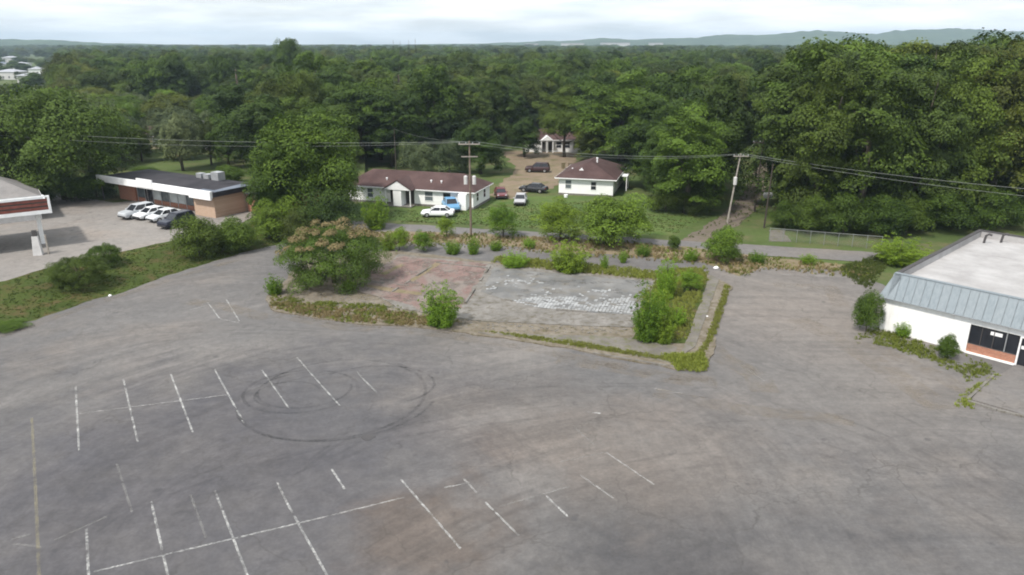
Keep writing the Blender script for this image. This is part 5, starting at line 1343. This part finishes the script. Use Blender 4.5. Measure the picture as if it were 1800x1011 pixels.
# ------------------------------------------------------------------ vehicles
def car(name, px, py, rz, paintk, label, style='sedan', z=0.0):
    p = G(px, py, z); o = empty(name, p, rz, label, {'sedan': 'car', 'suv': 'car', 'pickup': 'pickup truck'}[style], None)
    Lc, Wc = {'sedan': (4.6, 1.8), 'suv': (4.6, 1.88), 'pickup': (5.3, 1.95)}[style]; P = M['car_' + paintk]
    bh, ch = {'sedan': (.92, 1.43), 'suv': (1.08, 1.75), 'pickup': (1.08, 1.78)}[style]
    a = Lc / 2; w = Wc / 2
    prof = {'sedan': [(-a, .55, .80), (-a + .12, .32, .94), (-a + .9, .24, bh + .02), (-.6, .24, bh), (.7, .24, bh), (a - .9, .24, bh - .06), (a - .15, .30, .76), (a, .45, .64)],
            'suv': [(-a, .5, .98), (-a + .1, .32, bh), (-a + .9, .28, bh + .02), (-.6, .28, bh), (.8, .28, bh), (a - .9, .28, bh - .03), (a - .12, .32, .95), (a, .48, .78)],
            'pickup': [(-a, .55, 1.0), (-a + .08, .4, bh), (-a + .9, .34, bh), (-.6, .34, bh), (.8, .34, bh), (a - .9, .34, bh - .02), (a - .1, .36, 1.0), (a, .5, .82)]}[style]
    rings = []
    for i, (x, z0, z1) in enumerate(prof):
        t = .86 if i in (0, len(prof) - 1) else .97 if i in (1, len(prof) - 2) else 1.0; ww = w * t
        rings.append([(x, -ww * .9, z0), (x, -ww, z0 + .16), (x, -ww, z0 + (z1 - z0) * .62), (x, -ww * .88, z1), (x, ww * .88, z1), (x, ww, z0 + (z1 - z0) * .62), (x, ww, z0 + .16), (x, ww * .9, z0)])
    m = MB(); m.loft(rings); body = m.build('body', P, o)
    cab = {'sedan': (-1.75, -1.05, .35, 1.15), 'suv': (-a + .12, -a + .45, .30, 1.05), 'pickup': (-.75, -.6, .75, 1.35)}[style]
    b0, b1, b2, b3_ = cab
    m = MB(); m.loft([[(b0, -w * .86, bh - .02), (b0, w * .86, bh - .02), (b3_, w * .86, bh - .02), (b3_, -w * .86, bh - .02)], [(b1, -w * .70, ch - .06), (b1, w * .70, ch - .06), (b2, w * .70, ch - .06), (b2, -w * .70, ch - .06)]]); m.build('windows', M['glass'], o)
    m = MB(); m.loft([[(b1 - .05, -w * .72, ch - .07), (b1 - .05, w * .72, ch - .07), (b2 + .08, w * .72, ch - .07), (b2 + .08, -w * .72, ch - .07)], [(b1 + .12, -w * .6, ch), (b1 + .12, w * .6, ch), (b2 - .1, w * .6, ch), (b2 - .1, -w * .6, ch)]]); m.build('roof', P, o)
    for s in (-1, 1):
        for (xa, xb) in ((b0, b1), (b3_, b2), ((b0 + b3_) / 2 - .1, (b1 + b2) / 2 - .1)):
            m = MB(); m.tube([(xa, s * w * .865, bh - .03), (xb, s * w * .71, ch - .05)], .05, 5); m.build('pillar', P, o)
        for x in (-Lc * .30, Lc * .31):
            wh = empty('wheel', (x, s * (w - .10), .33)); wh.parent = o
            m = MB(); m.tube([(0, -.11 * s, 0), (0, .11 * s, 0)], .33, 16); m.build('tyre', M['tyre'], wh)
            m = MB(); m.tube([(0, .10 * s, 0), (0, .125 * s, 0)], .2, 12); m.build('rim', M['rim'], wh)
        MB().box(a - .16, a - .01, min(s * w * .52, s * w * .82), max(s * w * .52, s * w * .82), .60, .74).build('headlight', M['lamp'], o)
        MB().box(-a + .0, -a + .10, min(s * w * .6, s * w * .85), max(s * w * .6, s * w * .85), .68, .85).build('tail_light', M['tail'], o)
        MB().box(b3_ - .25, b3_ - .08, min(s * w * .93, s * (w + .14)), max(s * w * .93, s * (w + .14)), bh - .02, bh + .12).build('mirror', P, o)
    MB().box(a - .08, a + .05, -w * .8, w * .8, .34, .54).build('bumper', M['bumper'], o); MB().box(-a - .05, -a + .08, -w * .8, w * .8, .40, .58).build('bumper', M['bumper'], o)
    if style == 'pickup': MB().box(-a + .15, -.85, -w * .78, w * .78, bh - .4, bh + .004).build('load_bed', M['bumper'], o)
    return o
ang = shop.rotation_euler[2]
car('parked_car', 243, 381, ang - 1.57, 'silver', 'silver car parked leftmost before the shop', 'suv', Z1)
car('parked_car', 268, 382, ang - 1.57, 'white', 'white car parked second from left before the shop', 'sedan', Z1)
car('parked_car', 291, 386, ang - 1.57, 'offwhite', 'off-white car parked third from left before the shop', 'sedan', Z1)
car('parked_car', 312, 397, ang - 1.5, 'navy', 'dark navy car parked nearest the bank shrub', 'suv', Z1)
car('parked_car', 770, 380, 3.1, 'white', 'low white car parked on the grass before the long house', 'sedan')
car('parked_truck', 792, 368, -1.3, 'blue', 'light blue pickup parked against the long house', 'pickup')
car('parked_car', 880, 346, -1.45, 'maroon', 'small maroon car right of the long house', 'sedan')
car('parked_car', 915, 357, -1.65, 'grey', 'pale grey car with dark windows on the lawn edge', 'sedan')
car('parked_car', 938, 337, 2.75, 'black', 'black car parked beside the small white house', 'sedan')
car('parked_car', 945, 302, 3.0, 'darkplum', 'dark plum van parked on the dirt yard', 'suv')
for (px, py, lab) in ((990, 296, 'left pale bin beside the small house roof'), (1002, 296, 'right pale bin beside the small house roof')):
    p = G(px, py); m = MB(); m.loft([[(p.x + x * .3, p.y + y * .3, -.05) for x, y in ((-1, -1), (1, -1), (1, 1), (-1, 1))], [(p.x + x * .38, p.y + y * .38, 1.05) for x, y in ((-1, -1), (1, -1), (1, 1), (-1, 1))], [(p.x + x * .42, p.y + y * .42, 1.12) for x, y in ((-1, -1), (1, -1), (1, 1), (-1, 1))]]); tag(m.build('bin', M['dirt']), lab, 'bin', 'bins by the dirt yard')

# ------------------------------------------------------------------ poles, wires, fence
def pole(name, px, py, top, mat, label, arm=2.4, arm_rz=0.0, lean=(0, 0), cans=0, r=.15, ins=True, z=0.0):
    p = G(px, py, z); h = z_at(p, top) - z; o = empty(name, p, arm_rz, label, 'utility pole')
    lx, ly = lean; m = MB(); m.tube([(0, 0, -.3), (lx * .5, ly * .5, h * .5), (lx, ly, h)], [r, r * .85, r * .65], 9); m.build('pole_shaft', M[mat], o)
    za = h - .35
    if arm:
        MB().box(lx - arm / 2, lx + arm / 2, ly - r - .10, ly - r, za - .07, za + .07).build('crossarm', M['pale_pole' if mat != 'dark_pole' else mat], o)
        for k in (-.46, -.16, .16, .46):
            m = MB(); m.tube([(lx + arm * k, ly - r - .05, za + .07), (lx + arm * k, ly - r - .05, za + .26)], [.05, .035], 6); m.build('insulator', M['grey_metal'], o)
    for k in range(cans):
        s = -1 if k % 2 else 1
        m = MB(); m.tube([(s * .52, -.1, h * .56), (s * .52, -.1, h * .56 + .95), (s * .52, -.1, h * .56 + 1.05)], [.24, .24, .14], 10); m.build('transformer', M['far_wall'], o)
    o['top_z'] = h
    return o, p + Vector((lx, ly, za + .26))
P1, t1 = pole('utility_pole', 828, 416, 248, 'wood_pole', 'tall utility pole with two transformer cans before the long house', 2.6, .0, (0, 0), 2)
MB().box(-1.0, 1.0, -.28, -.18, P1['top_z'] * .84, P1['top_z'] * .84 + .12).build('lower_crossarm', M['pale_pole'], P1)
P2, t2 = pole('utility_pole', 1278, 392, 270, 'pale_pole', 'pale leaning utility pole at the foot of the dirt lane', 2.0, 0, (1.0, 0.2), 1, .14)
P3, t3 = pole('utility_pole', 1326, 372, 246, 'dark_pole', 'dark utility pole with wide crossarm on the dirt lane', 3.0, 0, (.2, 0), 0, .12)
P4, t4 = pole('utility_pole', 1343, 400, 288, 'dark_pole', 'dark bare pole right of the dirt lane', 0, 0, (.25, 0), 0, .12, ins=False)
P5, t5 = pole('utility_pole', 697, 312, 226, 'dark_pole', 'thin distant pole behind the long house', 0, 0, (0, 0), 0, .10)
p = G(1349, 352); tag(MB().tube([(p.x - .7, p.y, .75), (p.x - .55, p.y, .75), (p.x + .55, p.y, .75), (p.x + .7, p.y, .75)], [.2, .45, .45, .2], 12).build('tank', M['white_trim'], smooth=True), 'small white tank beside the dirt lane', 'tank')
def wire(a, b, sag, label, r=.022):
    r *= .58; m = MB(); m.tube([a.lerp(b, i / 14) - Vector((0, 0, sag * 4 * (i / 14) * (1 - i / 14))) for i in range(15)], r, 4, False)
    tag(m.build('power_line', M['wire']), label, 'wire')
off = Vector((.9, 0, 0)); tl = Vector((-88, 108, t1.z + .4)); tr_ = Vector((92, 62, t2.z - .3))
wire(t1 - off, tl, 1.1, 'overhead wire running left from the tall pole, upper', .026); wire(t1 + off, tl + Vector((2, -3, -.2)), 1.5, 'overhead wire running left from the tall pole, lower', .018)
wire(t1 + off, t2 - off * .6, .9, 'overhead wire between the tall pole and the leaning pole', .032); wire(t1 - off, t2 + off * .6, 1.2, 'second overhead wire between the tall pole and the leaning pole', .022)
wire(t2 + off * .6, tr_, 1.6, 'overhead wire running right from the leaning pole, upper', .032); wire(t2 - off * .6, tr_ + Vector((0, -2, -1.0)), 1.8, 'overhead wire running right from the leaning pole, lower', .026)
wire(t2, t3 - Vector((1, 0, 0)), .3, 'short wire from the leaning pole to the dark pole'); wire(t5, t1, .5, 'overhead wire from the thin distant pole to the tall pole', .02)
# chain fence along the wood on the right
a, b = G(1352, 422), G(1548, 438)
fo = empty('chain_fence', a, yaw(a, b), 'grey chain-link fence along the street before the right-hand wood', 'fence'); Lf = (b - a).length; nf = 8
for i in range(nf + 1):
    m = MB(); m.tube([(Lf * i / nf, 0, -.1), (Lf * i / nf, 0, 1.55)], .035, 6); m.build('post', M['wire'], fo)
m = MB(); m.tube([(0, 0, 1.5), (Lf, 0, 1.5)], .03, 5); m.build('top_rail', M['wire'], fo)
m = MB(); k = -1.4
while k < Lf:
    for s in (1, -1):
        x0, x1 = (k, k + 1.4) if s > 0 else (k + 1.4, k)
        q0, q1 = Vector((x0, .03 * s, .06)), Vector((x1, .03 * s, 1.46)); lo, hi = 0.0, 1.0
        if min(x0, x1) < 0 or max(x0, x1) > Lf: continue
        m.tube([q0, q1], .004, 3, False)
    k += .14
o = m.build('wire_mesh', M['wire'], fo); o['kind'] = 'stuff'

# ------------------------------------------------------------------ hills and haze
def ridge(name, y, prof, mat, dep=900, seed=0):
    """prof: list of (frame x, frame row of the crest)"""
    m = MB(); xs = np.linspace(prof[0][0], prof[-1][0], 260); Fp = np.interp(xs, [p[0] for p in prof], [p[1] for p in prof])
    g = np.random.default_rng(seed)
    for i, (px, row) in enumerate(zip(xs, Fp)):
        x = (px - 900) / F * (y * math.cos(PITCH)); a_ = PITCH + math.atan((row - 505.5) / F); z = H - y * math.tan(a_)
        z += (mnoise.noise(Vector((x * .006, y * .01, seed))) * .22 + mnoise.noise(Vector((x * .025, 1, seed))) * .09) * max(z, 8)
        for k, (dy, f) in enumerate(((-dep * .6, -.05), (-dep * .35, .35), (-dep * .15, .72), (0, 1), (dep * .3, .6), (dep * .8, -.05))):
            jit = 1 + .10 * mnoise.noise(Vector((x * .012, dy * .02, seed + 3))) if 0 < k < 5 and k != 3 else 1
            m.v.append((x * (1 + dy / y * .6), y + dy, max(-1, z * f * jit)))
    for i in range(259):
        for k in range(5): b_ = i * 6 + k; m.f.append((b_, b_ + 6, b_ + 7, b_ + 1))
    o = m.build(name, mat, smooth=True); return tag(o, kind='structure')
ridge('hills', 3600, [(820, 79), (930, 73), (1050, 69), (1150, 68), (1240, 66), (1280, 60), (1330, 62), (1420, 54), (1470, 55), (1540, 60), (1610, 50), (1720, 52), (1800, 56), (2000, 60), (2300, 74)], M['hill'], 1000, 1)
ridge('hills', 4600, [(-900, 76), (300, 79), (700, 78), (900, 76), (1100, 70), (1300, 68), (1500, 60), (1700, 60), (2100, 66), (2700, 76)], M['hill'], 1200, 2)
ridge('hills', 2700, [(-900, 66), (-300, 63), (-60, 65), (60, 70), (180, 75), (330, 79), (520, 81)], M['hill'], 700, 3)
hz = MB().box(-8000, 8000, -500, 8000, -1.2, 118).build('haze', None)
n = NT('haze_air'); v = n.new('ShaderNodeVolumePrincipled'); v.inputs['Color'].default_value = (0.66, 0.83, 0.98, 1); v.inputs['Density'].default_value = 0.00017; v.inputs['Anisotropy'].default_value = 0.2
n.t.links.new(v.outputs[0], n.out.inputs['Volume']); hz.data.materials.append(n.m); tag(hz, 'pale summer haze', 'haze', kind='stuff')
